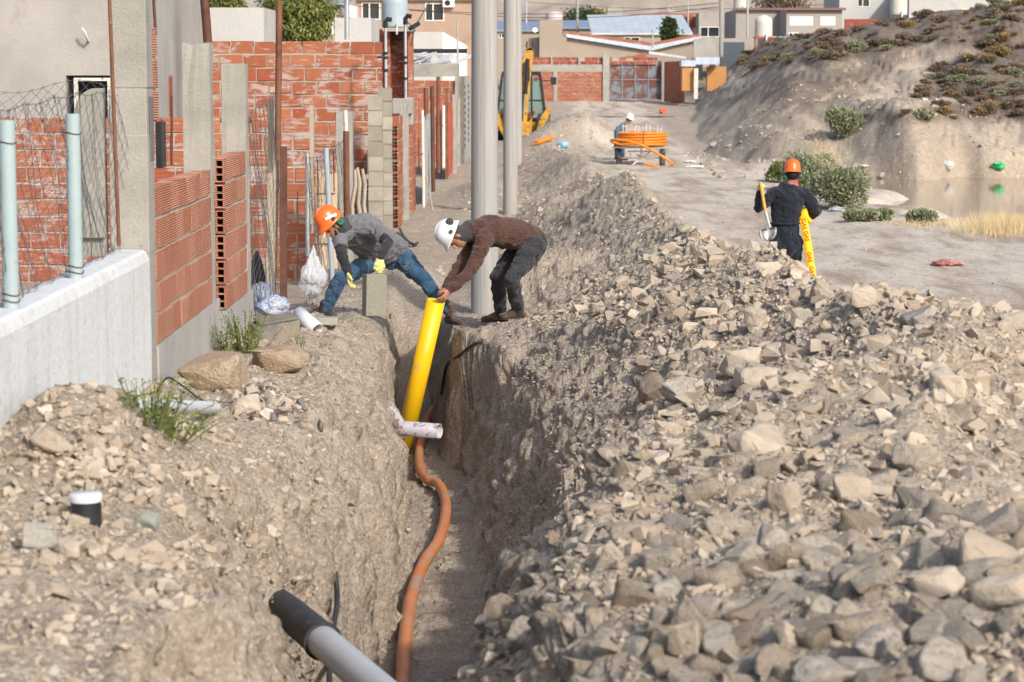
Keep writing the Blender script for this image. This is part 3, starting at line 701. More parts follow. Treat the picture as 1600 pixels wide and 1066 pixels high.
# ---------- red brick yard walls ----------
def tagw(o, lb, cat='wall', group=None): return tag(o, lb, cat, group)
tagw(brick_wall('brick_wall', 'x', 27.3, .16, -9.5, -2.38, -.2, 1.95, [BRICKR, MORT], seed=21, jit=.006), 'low red brick wall with white salt stains crossing behind the front posts')
tagw(brick_wall('brick_wall', 'x', 34.0, .16, -4.66, -1.93, -.2, 2.98, [BRICKR, MORT], seed=22, jit=.007), 'high red brick wall with orange bricks and white salt stains behind the block columns')
# ---------- grey plastered house on the left ----------
e = empty('plastered_house', (-8, 29, 0), 'unfinished grey plastered house with a small dark window at the left', 'house')
xa, zt_ = xz(103, 118, 29); xb, zb_ = xz(174, 185, 29); m = MB()
m.bb(-14, xa, 29, 29.2, -.2, 6); m.bb(xb, -4.56, 29, 29.2, -.2, 6); m.bb(xa, xb, 29, 29.2, zt_, 6); m.bb(xa, xb, 29, 29.2, -.2, 1.3)
m.bb(-4.76, -4.56, 29.2, 33.9, -.2, 6); m.bb(-14, -4.76, 33.7, 33.9, -.2, 6); m.bb(-14, -4.56, 29.0, 33.9, 6.001, 6.15)
rel(e, m.build('wall', PLAST))
m = MB(); t = .035
m.bb(xa + .10, xb - .0, 28.99, 29.05, zt_ - .07, zt_ - .03); m.bb(xa + .10, xa + .145, 28.985, 29.05, 1.31, zt_ - .03); m.bb(xb - .04, xb - .001, 28.985, 29.05, 1.31, zt_ - .07)
f = rel(e, m.build('window_frame', CREAMP))
m = MB(); a = at(138, 66, 28.98); m.tube([a + Vector((0, .05, 0)), a + Vector((.01, -.10, .03)), a + Vector((-.01, -.16, .12)), a + Vector((-.05, -.15, .17))], .016, 8); rel(e, m.build('conduit_stub', PVC))
m = MB(); x, z = xz(268, 120, 31); m.bb(-4.559, -4.54, 30.4, 30.62, 1.6, 2.45); rel(e, m.build('wall_vent', BRICKD))
# ---------- frontage of posts ----------
G1 = 'old posts standing along the frontage'
P('timber_post', 'split grey timber post left of the tall rusted pipe', 'post', 426, 156, 423, 460, 24.0, .03, WOOD, sq=(.085, .07), group=G1)
P('rusty_pipe', 'tallest rusted pipe of the frontage, reaching the top of the picture', 'pipe', 436, 3, 434, 250, 23.8, .034, RUST)
P('rusty_pole', 'thin rusted pole standing right below the tallest rusted pipe', 'pole', 434, 226, 428, 462, 24.1, .022, RUSTD)
P('steel_post', 'flat brown steel post standing just left of the orange helmet', 'post', 443, 229, 443, 486, 22.2, .03, RUSTD, sq=(.068, .05), group=G1)
P('grey_pipe', 'slim grey pipe standing upright above the plastic bag', 'pipe', 480, 241, 481, 400, 25.2, .024, GALV)
P('timber_lath', 'grey timber lath in front of the stained red bricks', 'lath', 487, 165, 488, 350, 26.0, .03, WOOD, sq=(.05, .03))
P('blue_grey_pipe', 'leaning blue grey pipe behind the worker in the orange helmet', 'pipe', 509, 231, 519, 438, 24.6, .030, mat_var('blue_grey_paint', (.26, .31, .35, 1), (.34, .38, .42, 1), 6, .6))
o = rough_post('concrete_post', 'smooth concrete post behind the rusted pipe with the white tip', 524, 550, 175, 29, -.2); 
e = empty('capped_pipe', at(542, 340, 27.6), 'rusted pipe with a white upper end in front of the smooth concrete post', 'pipe')
m = MB(); L = at(542, 205, 27.6).z - at(542, 340, 27.6).z; m.tube([(0, 0, 0), (0, 0, L)], .038, 12); m.build('pipe', RUST, e)
m = MB(); m.tube([(0, 0, L), (-.01, 0, L + .25)], .026, 12); m.build('white_tip', CREAMP, e)
for i, (a, b, c, d, lb) in enumerate([(554, 265, 551, 345, 'pale leaning stick, leftmost of the three by the block columns'), (558, 262, 563, 340, 'bent brown stick, middle one of the three by the block columns'), (566, 264, 572, 345, 'knotty brown stick nearest the block columns')]):
    A, B = at(a, b, 28 + i * .2), at(c, d, 28 + i * .2); m = MB(); m.tube([A, A.lerp(B, .3) + Vector((.02, 0, 0)), A.lerp(B, .7) + Vector((-.015, 0, 0)), B], [.02, .026, .026, .03], 8)
    tag(m.build('wooden_stick', WOOD), lb, 'stick', 'sticks leaning by the block columns')
m = MB(); a = at(494, 268, 26.6); b = at(523, 420, 26.6)
for i in range(4): m.bb(a.x + i * .062, a.x + i * .062 + .055, 26.6, 26.63, b.z, a.z + random.uniform(-.03, .03), random.random())
for z in (a.z - .25, b.z + .3): m.bb(a.x - .02, b.x + .02, 26.57, 26.598, z, z + .07)
tag(m.build('board_panel', mat_var('pale_plank', (.40, .30, .20, 1), (.52, .41, .29, 1), 3, .9, 30, .003, sc=(14, 14, 1), tintamt=.2)), 'upright panel of pale planks leaning against the red wall', 'panel')
for u, v0, v1, lb in ((465, 300, 440, 'left thin rebar rod in front of the stained red wall'), (496, 250, 400, 'thin rebar rod beside the timber lath'), (521, 235, 300, 'thin rebar rod next to the smooth concrete post')):
    P('rebar_rod', lb, 'rod', u, v0, u + 1, v1, 26.2, .007, RUSTD)
def block_column(lb, u0, u1, vt, Y, zb):
    x0, zt = xz(u0, vt, Y); x1, _ = xz(u1, vt, Y); m = MB(); z = zt; i = 0
    while z > zb:
        m.cur = 0; m.box(((x0 + x1) / 2 + random.uniform(-.004, .004), Y + .1, z - .097), (x1 - x0, .2, .188), tint=random.random(), jit=.003)
        m.cur = 1; m.box(((x0 + x1) / 2, Y + .1, z - .197), ((x1 - x0) * .96, .19, .014)); z -= .205; i += 1
    o = m.build('block_column', [CONCB, RUSTM]); return tag(o, lb, 'column', 'columns of grey concrete blocks')
CONCB = mat_var('concrete_block', (.24, .225, .185, 1), (.34, .315, .26, 1), 4, .95, 120, .006, tintamt=.22)
RUSTM = mat_var('rusty_joint', (.24, .16, .11, 1), (.38, .33, .28, 1), 7, .9)
block_column('front column of stacked grey concrete blocks', 575, 597, 150, 31, -.2)
block_column('rear and taller column of stacked grey concrete blocks', 590, 612, 137, 33.0, -.2)
m = MB(); m.bb(-2.12, -1.98, 31.25, 37.5, -.3, 1.02); m.bb(-2.12, -1.98, 33.3, 37.5, 1.02, 1.35); tag(m.build('rendered_wall', PLAST, None, .01), 'low grey rendered wall running back from the block columns', 'wall')
e = empty('brick_strip', (-1.9, 37.6, 0), 'upright strip of bricks with rows of open holes beside the grey column', 'wall')
rel(e, brick_wall('bricks', 'y', -1.86, .13, 37.6, 38.9, -.2, 1.75, [BRICKF, MORT], seed=31))
m = MB()
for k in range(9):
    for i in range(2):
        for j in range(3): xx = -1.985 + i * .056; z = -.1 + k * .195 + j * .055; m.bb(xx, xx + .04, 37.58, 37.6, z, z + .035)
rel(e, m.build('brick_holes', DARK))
rough_post('concrete_post', 'grey cast column beside the strip of holed bricks', 624, 638, 163, 39.3, -.3)
m = MB(); a = at(613, 154, 40); b = at(644, 178, 40); m.bb(a.x, b.x, 40, 40.3, b.z, a.z); m.bb(b.x - .12, b.x, 40.31, 40.9, b.z - .2, a.z + .01); tag(m.build('concrete_lintel', CONC, None, .01), 'concrete lintel block on top behind the grey cast column', 'lintel')
o = brick_wall('brick_strip', 'y', -1.80, .12, 41.2, 42.6, -.2, 1.95, [BRICKF, MORT], seed=33); tag(o, 'far strip of red bricks just left of the white painted posts', 'wall')
P('white_post', 'slim white painted post with a black sleeve, left of the rusted pair', 'post', 644, 174, 646, 332, 42.5, .028, CREAMP, group='white painted posts along the frontage')
P('white_post', 'slim flaking white post in front of the rusted pair', 'post', 660, 172, 662, 324, 42.0, .028, CREAMP, group='white painted posts along the frontage')
P('white_post', 'flaking white post left of the red gate', 'post', 693, 165, 693, 262, 54, .04, CREAMP, group='white painted posts along the frontage')
P('rusty_post', 'rusted post, left one of the pair behind the white posts', 'post', 665, 137, 668, 305, 46, .042, RUST, group='rusted round posts along the frontage')
P('rusty_post', 'dark rusted post, right one of the pair behind the white posts', 'post', 675, 135, 677, 300, 46.5, .042, RUSTD, group='rusted round posts along the frontage')
P('rusty_post', 'rusted post standing highest, just left of the red gate', 'post', 685, 120, 685, 270, 51, .045, RUST, group='rusted round posts along the frontage')
P('leaning_stick', 'brown stick leaning at the foot of the dark rusted post', 'stick', 666, 275, 676, 328, 40, .014, WOOD)
m = MB()
for i in range(26): y = 44 + i * .22; m.bb(-1.72 + .02 * (i % 2), -1.70 + .02 * (i % 2), y, y + .2, -.1, 1.55 + .1 * math.sin(i))
tag(m.build('metal_sheet_fence', GALV), 'fence of upright galvanised metal sheets beyond the rusted posts', 'fence')
e = empty('red_gate', (-1.55, 55, 0), 'narrow red painted metal gate far down the frontage', 'gate')
m = MB()
for i in range(12): m.bb(-1.58, -1.55 + .012 * (i % 2), 54.6 + i * .4, 54.6 + i * .4 + .38, -.1, 1.72)
rel(e, m.build('gate_leaf', REDP)); m = MB(); m.bb(-1.60, -1.52, 54.45, 54.56, -.2, 2.1); m.bb(-1.60, -1.52, 59.5, 59.6, -.2, 2.0); rel(e, m.build('gate_post', RUST))
m = MB(); a = at(655, 156, 56); b = at(700, 158, 56); m.bb(a.x, b.x, 56, 56.06, a.z - .04, a.z + .03); 
for u in range(646, 700, 7): p = at(u, 156, 56); m.bb(p.x, p.x + .03, 56.02, 56.05, 0, p.z)
tag(m.build('red_railing', REDP), 'thin red railing across the yard behind the rusted posts', 'railing')
rough_post('concrete_post', 'pale square concrete post right of the red gate', 707, 713, 148, 57.5, -.3)
rough_post('concrete_post', 'pale square concrete post farthest down the frontage', 714, 719, 154, 62, -.3)
# ---------- unfinished building C ----------
e = empty('unfinished_house', (-2.6, 65, 0), 'unfinished red brick house with a concrete ledge and loose roof sheets', 'house')
rel(e, brick_wall('brick_front', 'x', 65, .2, -4.6, -1.62, -.3, 2.35, [BRICKF, MORT], seed=41))
m = MB(); m.bb(-4.6, -1.5, 64.92, 65.3, 2.36, 2.72); m.bb(-1.62, -1.35, 64.9, 65.2, -.3, 2.36); rel(e, m.build('ledge', CONC, None, .01))
m = MB(); m.bb(-1.6, -1.38, 65.2, 84, -.5, 2.36); rel(e, m.build('side_wall', PLAST))
m = MB()
for yy in (66.5, 72.0):
    for k in range(10): m.bb(-1.39, -1.365, yy, yy + .5, .3 + k * .19, .4 + k * .19)
rel(e, m.build('wall_vent', DARK))
ROOFS = mat_var('weathered_roof_sheet', (.36, .37, .38, 1), (.52, .52, .53, 1), 3, .7)
for i in range(9):
    m = MB(); a = at(612 + i * 11.5, 99 + (i % 3), 66.5)
    pts = [(j * .04, 0 if j % 2 else .02) for j in range(8)]
    for j in range(7): m.add([(pts[j][0], 0, pts[j][1]), (pts[j + 1][0], 0, pts[j + 1][1]), (pts[j + 1][0] + .16, 1.5, pts[j + 1][1] + .26), (pts[j][0] + .16, 1.5, pts[j][1] + .26)], [(0, 1, 2, 3)])
    o = m.build('roof_sheet', ROOFS); o.location = a; o.rotation_euler = (0, random.uniform(-.2, .25), random.uniform(-.5, .3)); sd = o.modifiers.new('s', 'SOLIDIFY'); sd.thickness = .012
    rel(e, o)
m = MB(); m.bb(-3.9, -1.35, 69, 69.2, 3.05, 3.18); rel(e, m.build('dark_eave', BLACK))
# electricity masts with bent caps
for u, vt, vb, Y, lb in ((603, 38, 137, 33.1, 'grey service mast with black bent cap on the taller block column'), (634, 33, 155, 40.1, 'grey service mast with black bent cap and a cable, above the concrete lintel')):
    b = at(u, vb, Y); t = at(u, vt, Y); H = t.z - b.z
    e = empty('service_mast', b, lb, 'mast', 'electricity service masts with bent caps')
    m = MB(); m.tube([(0, 0, 0), (0, 0, H)], .022 * Y / 33, 10); m.build('mast_tube', GALV, e)
    m = MB(); q = Y / 33; m.tube([(0, 0, H - .05 * q), (0, 0, H + .03 * q), (.03 * q, 0, H + .075 * q), (.09 * q, 0, H + .06 * q)], .034 * q, 10); m.build('bent_cap', BLACK, e)
    m = MB()
    for f_ in (.25, .45, .52): m.tube([(0, 0, H * f_), (0, 0, H * f_ + .04)], .034 * q, 10)
    m.tube([(0, -.03, H * .48), (-.12, -.05, H * .48)], .018, 8); m.build('clamp', BLACK, e)
a = at(636, 34, 40.1); m = MB(); pts = [a, a + Vector((.12, .2, -.12)), a + Vector((.05, .4, -.42))]
m.tube(pts, .008, 6); b = at(648, 42, 40.5); m.tube([at(638, 44, 40.1), b, at(672, 2, 70)], .012, 6); m.tube([b + Vector((-.08, 0, -.03)), b + Vector((.06, .2, .06))], .04, 8)
tag(m.build('service_cable', BLACK), 'black service cable with a clamp rising from the farther mast', 'cable')
# ================= UTILITY POLES =================
def pole_mat():
    k = NT('spun_concrete'); p = k.co()
    st = k.noise(1, 5, .6, p, sc=(38, 38, .8)); c = k.mix(k.ramp(st, [(.3, 0.), (.7, 1.)]), (.25, .245, .235, 1), (.36, .35, .335, 1))
    c = k.mix(k.ramp(k.noise(2, 6, .65, p, sc=(3, 3, .5)), [(.5, 0.), (.75, .6)]), c, (.40, .34, .27, 1))
    vo = k.n('TexVoronoi', {'Vector': p, 'Scale': 55.0}).outputs['Distance']
    c = k.mix(k.ramp(vo, [(.05, .8), (.12, 0.)]), c, (.16, .145, .125, 1))
    nr = k.bump(k.math('ADD', st, k.math('MULTIPLY', k.noise(60, 5, .6, p), .5)), .006, .7)
    return k.fin(c, .9, nr)
PM = pole_mat()
for (ub, vb, Y, wpx, lb) in ((757.5, 503, 24.5, 44, 'nearest and thickest round concrete utility pole, behind the worker in brown'), (797.5, 335, 41.0, 23, 'second round concrete utility pole in the row'),
                     (807.5, 256, 62.5, 16.5, 'third and farthest round concrete utility pole in the row')):
    b = at(ub, vb, Y); r = wpx * Y / FP / 2; m = MB(); H = 9.0
    m.lathe([(r * (1 - .25 * z / H), z) for z in [-.6, 0, .5, 1, 1.5, 2, 2.5, 3, 4, 5, 7, H]], 40); m.lathe([(r * .75, H), (0.001, H + .01)], 40)
    o = m.build('utility_pole', PM); o.location = b; tag(o, lb, 'utility pole', 'concrete utility poles in a row')
# ================= FAR SETTLEMENT =================
def plain(name, r, g, b, rough=.85):
    r, g, b = r * .82, g * .82, b * .82; return mat_var(name, (r * .9, g * .9, b * .9, 1), (r * 1.08, g * 1.08, b * 1.08, 1), .6, rough, 12, .01, spots=(r * .75, g * .72, b * .7, 1), spotscale=1.2, spotcut=(.55, .8))
BEIGE = plain('beige_render', .46, .33, .25); GREYR = plain('grey_render', .42, .38, .34); WHITER = plain('pale_render', .56, .55, .53); TANR = plain('tan_render', .40, .335, .27)
MAROON = plain('dull_maroon_trim', .24, .15, .14)
GLASS = NT('dark_window_glass').fin((.03, .035, .04, 1), .12, spec=.6)
def roofmat(name, c, sc=14, ax=0):
    k = NT(name); p = k.co(); x = k.n('SeparateXYZ', {0: p}).outputs[ax]
    w_ = k.math('SINE', k.math('MULTIPLY', x, sc)); cc = k.mix(k.ramp(k.noise(.8, 5, .6, p), [(.35, 0.), (.7, 1.)]), c, tuple(q * .8 for q in c[:3]) + (1,))
    return k.fin(cc, .45, k.bump(w_, .008, .6), .1)
BLUEROOF = roofmat('blue_grey_roof_sheet', (.22, .27, .36, 1)); WROOF = roofmat('pale_corrugated_roof', (.50, .54, .56, 1), 11); LROOF = roofmat('pale_blue_roof_sheet', (.50, .58, .68, 1))
def house(lb, u0, u1, vt, Y, depth, wall, roof=None, wins=(), roofv=None, zb=None, cat='house', base_v=None, over=.25, name='house', extra=None, group=None):
    """front face spans photo columns u0..u1 at distance Y; wins are (u0,u1,v0,v1)"""
    x0, zt = xz(u0, vt, Y); x1, _ = xz(u1, vt, Y); z0 = float(np.interp(Y, RY, RZ)) - 1.5 if zb is None else zb
    e = empty(name, ((x0 + x1) / 2, Y, z0), lb, cat, group)
    m = MB(); W = sorted(wins); cols = [x0]; X = x0
    for (a, b, c, d) in W:
        xa, za = xz(a, c, Y); xb, zb_ = xz(b, d, Y)
        if xa > X: m.bb(X, xa, Y, Y + .2, z0, zt)
        m.bb(xa, xb, Y, Y + .2, za, zt); m.bb(xa, xb, Y, Y + .2, z0, zb_); X = xb
    m.bb(X, x1, Y, Y + .2, z0, zt)
    m.bb(x0, x0 + .2, Y + .2, Y + depth, z0, zt); m.bb(x1 - .2, x1, Y + .2, Y + depth, z0, zt); m.bb(x0 + .2, x1 - .2, Y + depth - .2, Y + depth, z0, zt)
    rel(e, m.build('wall', wall))
    for (a, b, c, d) in W:
        xa, za = xz(a, c, Y); xb, zb_ = xz(b, d, Y); t = .05
        m = MB(); m.bb(xa, xb, Y - .03, Y + .1, za - t, za); m.bb(xa, xb, Y - .03, Y + .1, zb_, zb_ + t); m.bb(xa, xa + t, Y - .03, Y + .1, zb_ + t, za - t); m.bb(xb - t, xb, Y - .03, Y + .1, zb_ + t, za - t)
        xm = xa + (xb - xa) * .42; m.bb(xm - t * .6, xm + t * .6, Y - .02, Y + .1, zb_ + t, za - t)
        f = rel(e, m.build('window', WHITEP)); m = MB(); m.bb(xa + t, xb - t, Y + .12, Y + .15, zb_ + t, za - t); g = m.build('pane', GLASS)
        g.parent = f
    if roof is not None:
        m = MB(); rv = roofv if roofv is not None else vt; zr = zt + .02; zback = xz(u0, rv, Y + depth)[1] if roofv is not None else zt + .25
        m.add([(x0 - over, Y - over, zr), (x1 + over, Y - over, zr), (x1 + over, Y + depth + over, zback), (x0 - over, Y + depth + over, zback),
               (x0 - over, Y - over, zr + .12), (x1 + over, Y - over, zr + .12), (x1 + over, Y + depth + over, zback + .12), (x0 - over, Y + depth + over, zback + .12)],
              [(0, 1, 2, 3), (4, 5, 6, 7), (0, 1, 5, 4), (1, 2, 6, 5), (2, 3, 7, 6), (3, 0, 4, 7)])
        rel(e, m.build('roof', roof))
    if extra: extra(e, x0, x1, zt, Y)
    return e
def ac_unit(e, x0, x1, zt, Y):
    p = at(701, 5, Y); m = MB(); m.bb(p.x - .3, p.x + .3, Y - .3, Y - .001, p.z - .22, p.z + .22); a = rel(e, m.build('air_conditioner', WHITEP, None, .02))
    m = MB(); m.tube([(p.x - .05, Y - .31, p.z), (p.x - .05, Y - .30, p.z)], .15, 16); f = m.build('fan_grille', BLACK); f.parent = a
house('long beige house with two dark windows behind the blue water tank', 556, 740, 1, 118, 7, BEIGE, BLACK, [(565, 594, 4, 31), (664, 694, 5, 33)], extra=ac_unit)
house('pale grey block house behind the high red brick wall', 322, 412, 12, 45, 3, WHITER, None)
house('low beige house with a blue grey roof behind the willow', 412, 530, 7, 75, 5, TANR, BLUEROOF, [(501, 521, 20, 55)], roofv=-4)
house('small white cube house with a pole in front of it', 523, 580, 28, 50, 3, WHITER, None)
house('white walled shed with a sloping side beside the brick tank stand', 641, 692, 50, 78, 5, WHITER, None, name='shed', cat='shed')
m = MB(); a = at(692, 50, 78.02); b = at(727, 70, 78.02); c = at(727, 84, 78.02); d = at(692, 84, 78.02)
m.prism([(a.x, a.z), (b.x, b.z), (c.x, c.z - 1), (d.x, d.z - 1)], 'y', 78.02, 82); tag(m.build('sloping_wall', WHITEP), 'bright white sloping wall adjoining the white shed', 'wall')
# tanks
def tank(lb, u, vt, vb, wpx, Y, mat, stand=None, name='water_tank', group=None):
    b = at(u, vb, Y); t = at(u, vt, Y); r = wpx * Y / FP / 2; H = t.z - b.z
    e = empty(name, b, lb, 'water tank', group); m = MB()
    pr = [(.001, 0), (r * .97, 0), (r, H * .03)] + [(r * (1 + .012 * (i % 2)), H * (.05 + .066 * i)) for i in range(11)] + [(r * .97, H * .80), (r * .80, H * .9), (r * .45, H * .96), (r * .42, H * .965), (r * .40, H), (.001, H)]
    m.lathe(pr, 32); m.build('tank_body', mat, e)
    m = MB(); m.tube([(r * .2, -r, H * .08), (r * .2, -r * 1.1, H * .08), (r * .2, -r * 1.1, -.2)], .03 * Y / 60, 8); m.build('outlet_pipe', GALV, e)
    return e
TBLUE = mat_var('blue_grey_tank_plastic', (.27, .34, .38, 1), (.36, .43, .46, 1), 2, .5); TCREAM = mat_var('cream_tank_plastic', (.52, .50, .43, 1), (.60, .58, .51, 1), 2, .5)
TPINK = mat_var('faded_pink_tank_plastic', (.50, .42, .46, 1), (.58, .50, .53, 1), 2, .5)
tank('big blue grey water tank on the brick stand above the service masts', 617, -10, 43, 40, 62, TBLUE)
tank('faded pink water tank behind the small white cube house', 546, 8, 30, 27, 60, TPINK)
tank('faded pink domed tank on top of the tan turret', 866, 18, 34, 26, 150, TPINK)
e = empty('tank_stand', at(622, 82, 62), 'open red brick stand carrying the blue grey water tank', 'stand'); m = MB()
a = at(602, 46, 62); b = at(644, 82, 62); m.bb(a.x, a.x + .12, 62, 63, b.z - 2, a.z - .06, .2); m.bb(b.x - .12, b.x, 62, 63, b.z - 2, a.z - .06, .6); m.bb(a.x + .12, b.x - .12, 62.8, 62.95, b.z - 2, a.z - .06, .1); rel(e, m.build('brick_piers', BRICKR))
m = MB(); m.bb(a.x - .05, b.x + .05, 61.6, 63.1, a.z - .06, a.z + .0); rel(e, m.build('slab', CONC))
m = MB(); a = at(578, 46, 63.2); b = at(602, 84, 63.2); m.bb(a.x, b.x, 63.2, 63.4, b.z - 2, a.z); tag(m.build('brick_pier', BRICKR), 'red brick pier left of the open tank stand', 'pier')
# right half of the street end
def wallpoly(name, lb, pts, Y, th, mat, cat='wall', **k):   # pts = photo pixels of an outline standing at distance Y
    m = MB(); q = [xz(u, v, Y) for u, v in pts]; m.prism(q, 'y', Y, Y + th); return tag(m.build(name, mat), lb, cat)
e = empty('brick_wall', (2.2, 118, .9), 'long red brick wall with concrete posts left of the rusty sheet gate', 'wall')
xa = at(790, 100, 118).x; xb = at(942, 100, 118).x
rel(e, brick_wall('bricks', 'x', 118, .15, xa, xb, .6, 2.55, [BRICKF, MORT], seed=51, BH=.17, mo=.02))
rel(e, brick_wall('upper_bricks', 'x', 118.1, .12, xa, xb + 2.8, 2.86, 3.32, [BRICKD, MORT], seed=52, ragged=.15))
m = MB(); m.bb(xa, xb, 117.97, 118.3, 2.56, 2.86); m.bb(xb, xb + .33, 117.9, 118.3, .6, 3.5)
for u in (868,): x = at(u, 100, 118).x; m.bb(x - .1, x + .1, 117.95, 117.999, .6, 2.56)
for u in (862, 905): x = at(u, 100, 118).x; m.bb(x - .05, x + .05, 118.0, 118.099, 2.861, 3.4)
rel(e, m.build('concrete_frame', CONC))
def rusty_sheet():
    k = NT('rusty_painted_sheet'); p = k.co(); f = k.ramp(k.noise(1.6, 6, .7, p), [(.43, 0.), (.52, 1.)])
    c = k.mix(f, (.17, .20, .24, 1), k.mix(k.noise(7, 4, .6, p), (.09, .04, .028, 1), (.19, .08, .05, 1)))
    return k.fin(c, .75)
e = empty('sheet_gate', (5, 118.2, .9), 'wide double gate of rusty blue grey sheet panels', 'gate'); g0 = at(951, 95, 118.2); g1 = at(1034, 156, 118.2)
m = MB(); xm = (g0.x + g1.x) / 2; m.bb(g0.x, xm - .01, 118.2, 118.24, g1.z, g0.z); m.bb(xm + .01, g1.x, 118.2, 118.24, g1.z, g0.z); rel(e, m.build('sheet_leaf', rusty_sheet()))
m = MB(); H = g0.z - g1.z
for f_ in (0, .25, .5, .75, 1): m.bb(g0.x + (g1.x - g0.x - .07) * f_, g0.x + (g1.x - g0.x - .07) * f_ + .07, 118.14, 118.199, g1.z, g0.z)
for f_ in (0, .5, .97): m.bb(g0.x + .07, g1.x - .07, 118.15, 118.199, g1.z + H * f_, g1.z + H * f_ + .06)
rel(e, m.build('gate_frame', mat_var('blue_grey_gate_paint', (.24, .27, .31, 1), (.16, .10, .08, 1), 2.5, .7)))
m = MB(); a = at(1037, 97, 118); b = at(1066, 157, 116.6); m.add([(a.x, 118, b.z - .5), (b.x, 116.6, b.z - .9), (b.x, 116.6, a.z + .05), (a.x, 118, a.z)], [(0, 1, 2, 3)])
o = m.build('brick_wall', BRICKF); o.modifiers.new('s', 'SOLIDIFY').thickness = .15; tag(o, 'short brick wall angled forward at the right of the sheet gate', 'wall')
m = MB(); a = at(1034, 97, 117.9); m.bb(a.x, a.x + .13, 117.8, 118, .5, a.z + .05); tag(m.build('gate_post', CONC), 'slim concrete post between the sheet gate and the angled brick wall', 'post')
e = empty('wooden_shed', at(1075, 140, 114), 'orange wooden shed with a blue roof edge at the foot of the hill', 'shed'); m = MB(); a = at(1066, 104, 114); b = at(1083, 142, 114)
m.bb(a.x, b.x, 114, 115.2, b.z, a.z); rel(e, m.build('plank_wall', WOODO)); m = MB(); m.bb(b.x + .75, b.x + 1.7, 114.6, 115.2, b.z, a.z - .0); rel(e, m.build('plank_wall', WOODO))
m = MB(); m.bb(a.x - .05, b.x + .1, 113.9, 115.3, a.z, a.z + .3); m.bb(b.x + .1, b.x + 1.3, 113.9, 114.5, a.z + .1, a.z + .45); rel(e, m.build('roof', LROOF)); m = MB(); m.bb(b.x + .02, b.x + .22, 113.7, 113.9, b.z - .4, a.z - .1); rel(e, m.build('corner_post', CREAMP))
# long tan building behind the gate
e = empty('long_house', (3, 135, 2), 'long tan house with a shallow valley roof behind the brick wall', 'house')
def poly3(pts, Y, th, mat, nm): m = MB(); m.prism([xz(u, v, Y) for u, v in pts], 'y', Y, Y + th); return rel(e, m.build(nm, mat))
poly3([(775, 66), (880, 54), (1018, 78), (1018, 125), (775, 125)], 135, .3, TANR, 'gable_wall')
poly3([(1018, 80), (1098, 60), (1098, 125), (1018, 125)], 135.02, .3, TANR, 'rear_wall')
poly3([(884, 53), (1016, 72), (1094, 57), (1094, 62), (1016, 79), (884, 58)], 134.7, .3, LROOF, 'roof_edge')
poly3([(880, 48), (1016, 66), (1016, 72), (884, 53)], 134.9, .2, BRICKF, 'brick_parapet')
poly3([(1018, 67), (1094, 52), (1094, 57), (1018, 72)], 134.9, .2, BRICKF, 'parapet_course')
wallpoly('tan_turret', 'square tan rendered turret carrying a pink domed tank', [(843, 32), (879, 30), (879, 55), (886, 60), (880, 90), (843, 90)], 134, 1.4, TANR, 'turret')
wallpoly('white_gutter', 'white gutter pipe sloping above the sheet gate', [(1014, 80), (1072, 89), (1072, 92), (1014, 84)], 133, .12, PVC, 'gutter')
wallpoly('brick_gable', 'low brick gable just above the sheet gate', [(952, 94), (1010, 82), (1012, 94)], 126, .2, BRICKF, 'wall')
wallpoly('grey_wall', 'tall pale grey wall at the end of the long tan house', [(1084, 62), (1118, 56), (1118, 96), (1084, 100)], 128, .3, PLAST)
house('low house with a blue grey roof behind the tan turret', 768, 845, 50, 165, 6, TANR, BLUEROOF, [(779, 790, 52, 60)], roofv=36)
house('small house with a blue grey roof right of the tan turret', 880, 930, 46, 166, 6, TANR, BLUEROOF, roofv=34)
house('house under a wide pale corrugated roof left of the small conifer', 930, 1076, 55, 150, 9, TANR, WROOF, [(975, 1000, 58, 70)], roofv=26)
house('dark brick house with a grey annex behind the utility wires', 1074, 1112, 26, 175, 5, BRICKD, None, [(1083, 1090, 44, 58)])
house('grey block annex with an overhanging upper box', 1092, 1128, 20, 172, 3, GREYR, None, [(1094, 1124, 42, 58)])
house('low grey garage with a dark gate behind the hill crest', 1118, 1184, 60, 130, 4, GREYR, None, name='garage', cat='garage')
m = MB(); a = at(1126, 66, 129.9); b = at(1163, 92, 129.9); m.bb(a.x, b.x, 129.9, 129.98, b.z - 2, a.z); tag(m.build('garage_door', NT('slate_blue').fin((.07, .09, .11, 1), .6)), 'dark slate door of the garage behind the hill crest', 'door')
tank('cream water tank on a dark red stand behind the hill crest', 1193, 24, 58, 27, 125, TCREAM)
e = empty('tank_stand', at(1193, 66, 125), 'dark red metal stand under the cream water tank', 'stand'); m = MB(); p = at(1193, 66, 125)
m.bb(p.x - .5, p.x + .5, 124.5, 125.5, p.z + .2, p.z + .28); 
for dx in (-.45, .42):
    for dy in (-.45, .42): m.bb(p.x + dx, p.x + dx + .05, 125 + dy, 125.05 + dy, p.z - 1.2, p.z + .2)
rel(e, m.build('steel_frame', REDP))
def parapet(e, x0, x1, zt, Y): m = MB(); m.bb(x0 - .2, x1 + .2, Y - .3, Y - .01, zt - .05, zt + .1); rel(e, m.build('roof_edge', MAROON))
def blank(e, x0, x1, zt, Y):
    parapet(e, x0, x1, zt, Y)
    for a, b in ((1234, 1270), (1282, 1305)):
        p, q = at(a, 26, Y), at(b, 40, Y); m = MB(); m.bb(p.x, q.x, Y - .02, Y - .002, q.z, p.z); rel(e, m.build('white_patch', WHITEP))
house('taupe flat roofed house behind the cream tank', 1150, 1228, 15, 150, 8, GREYR, None, extra=parapet)
house('taupe flat roofed house with two pale blind windows', 1229, 1316, 15, 146, 8, GREYR, None, [(1232, 1249, 51, 60)], extra=blank)
house('white two storey house with a grey wall at the top right', 1312, 1416, -22, 160, 8, WHITER, None, [(1340, 1359, -4, 11)])
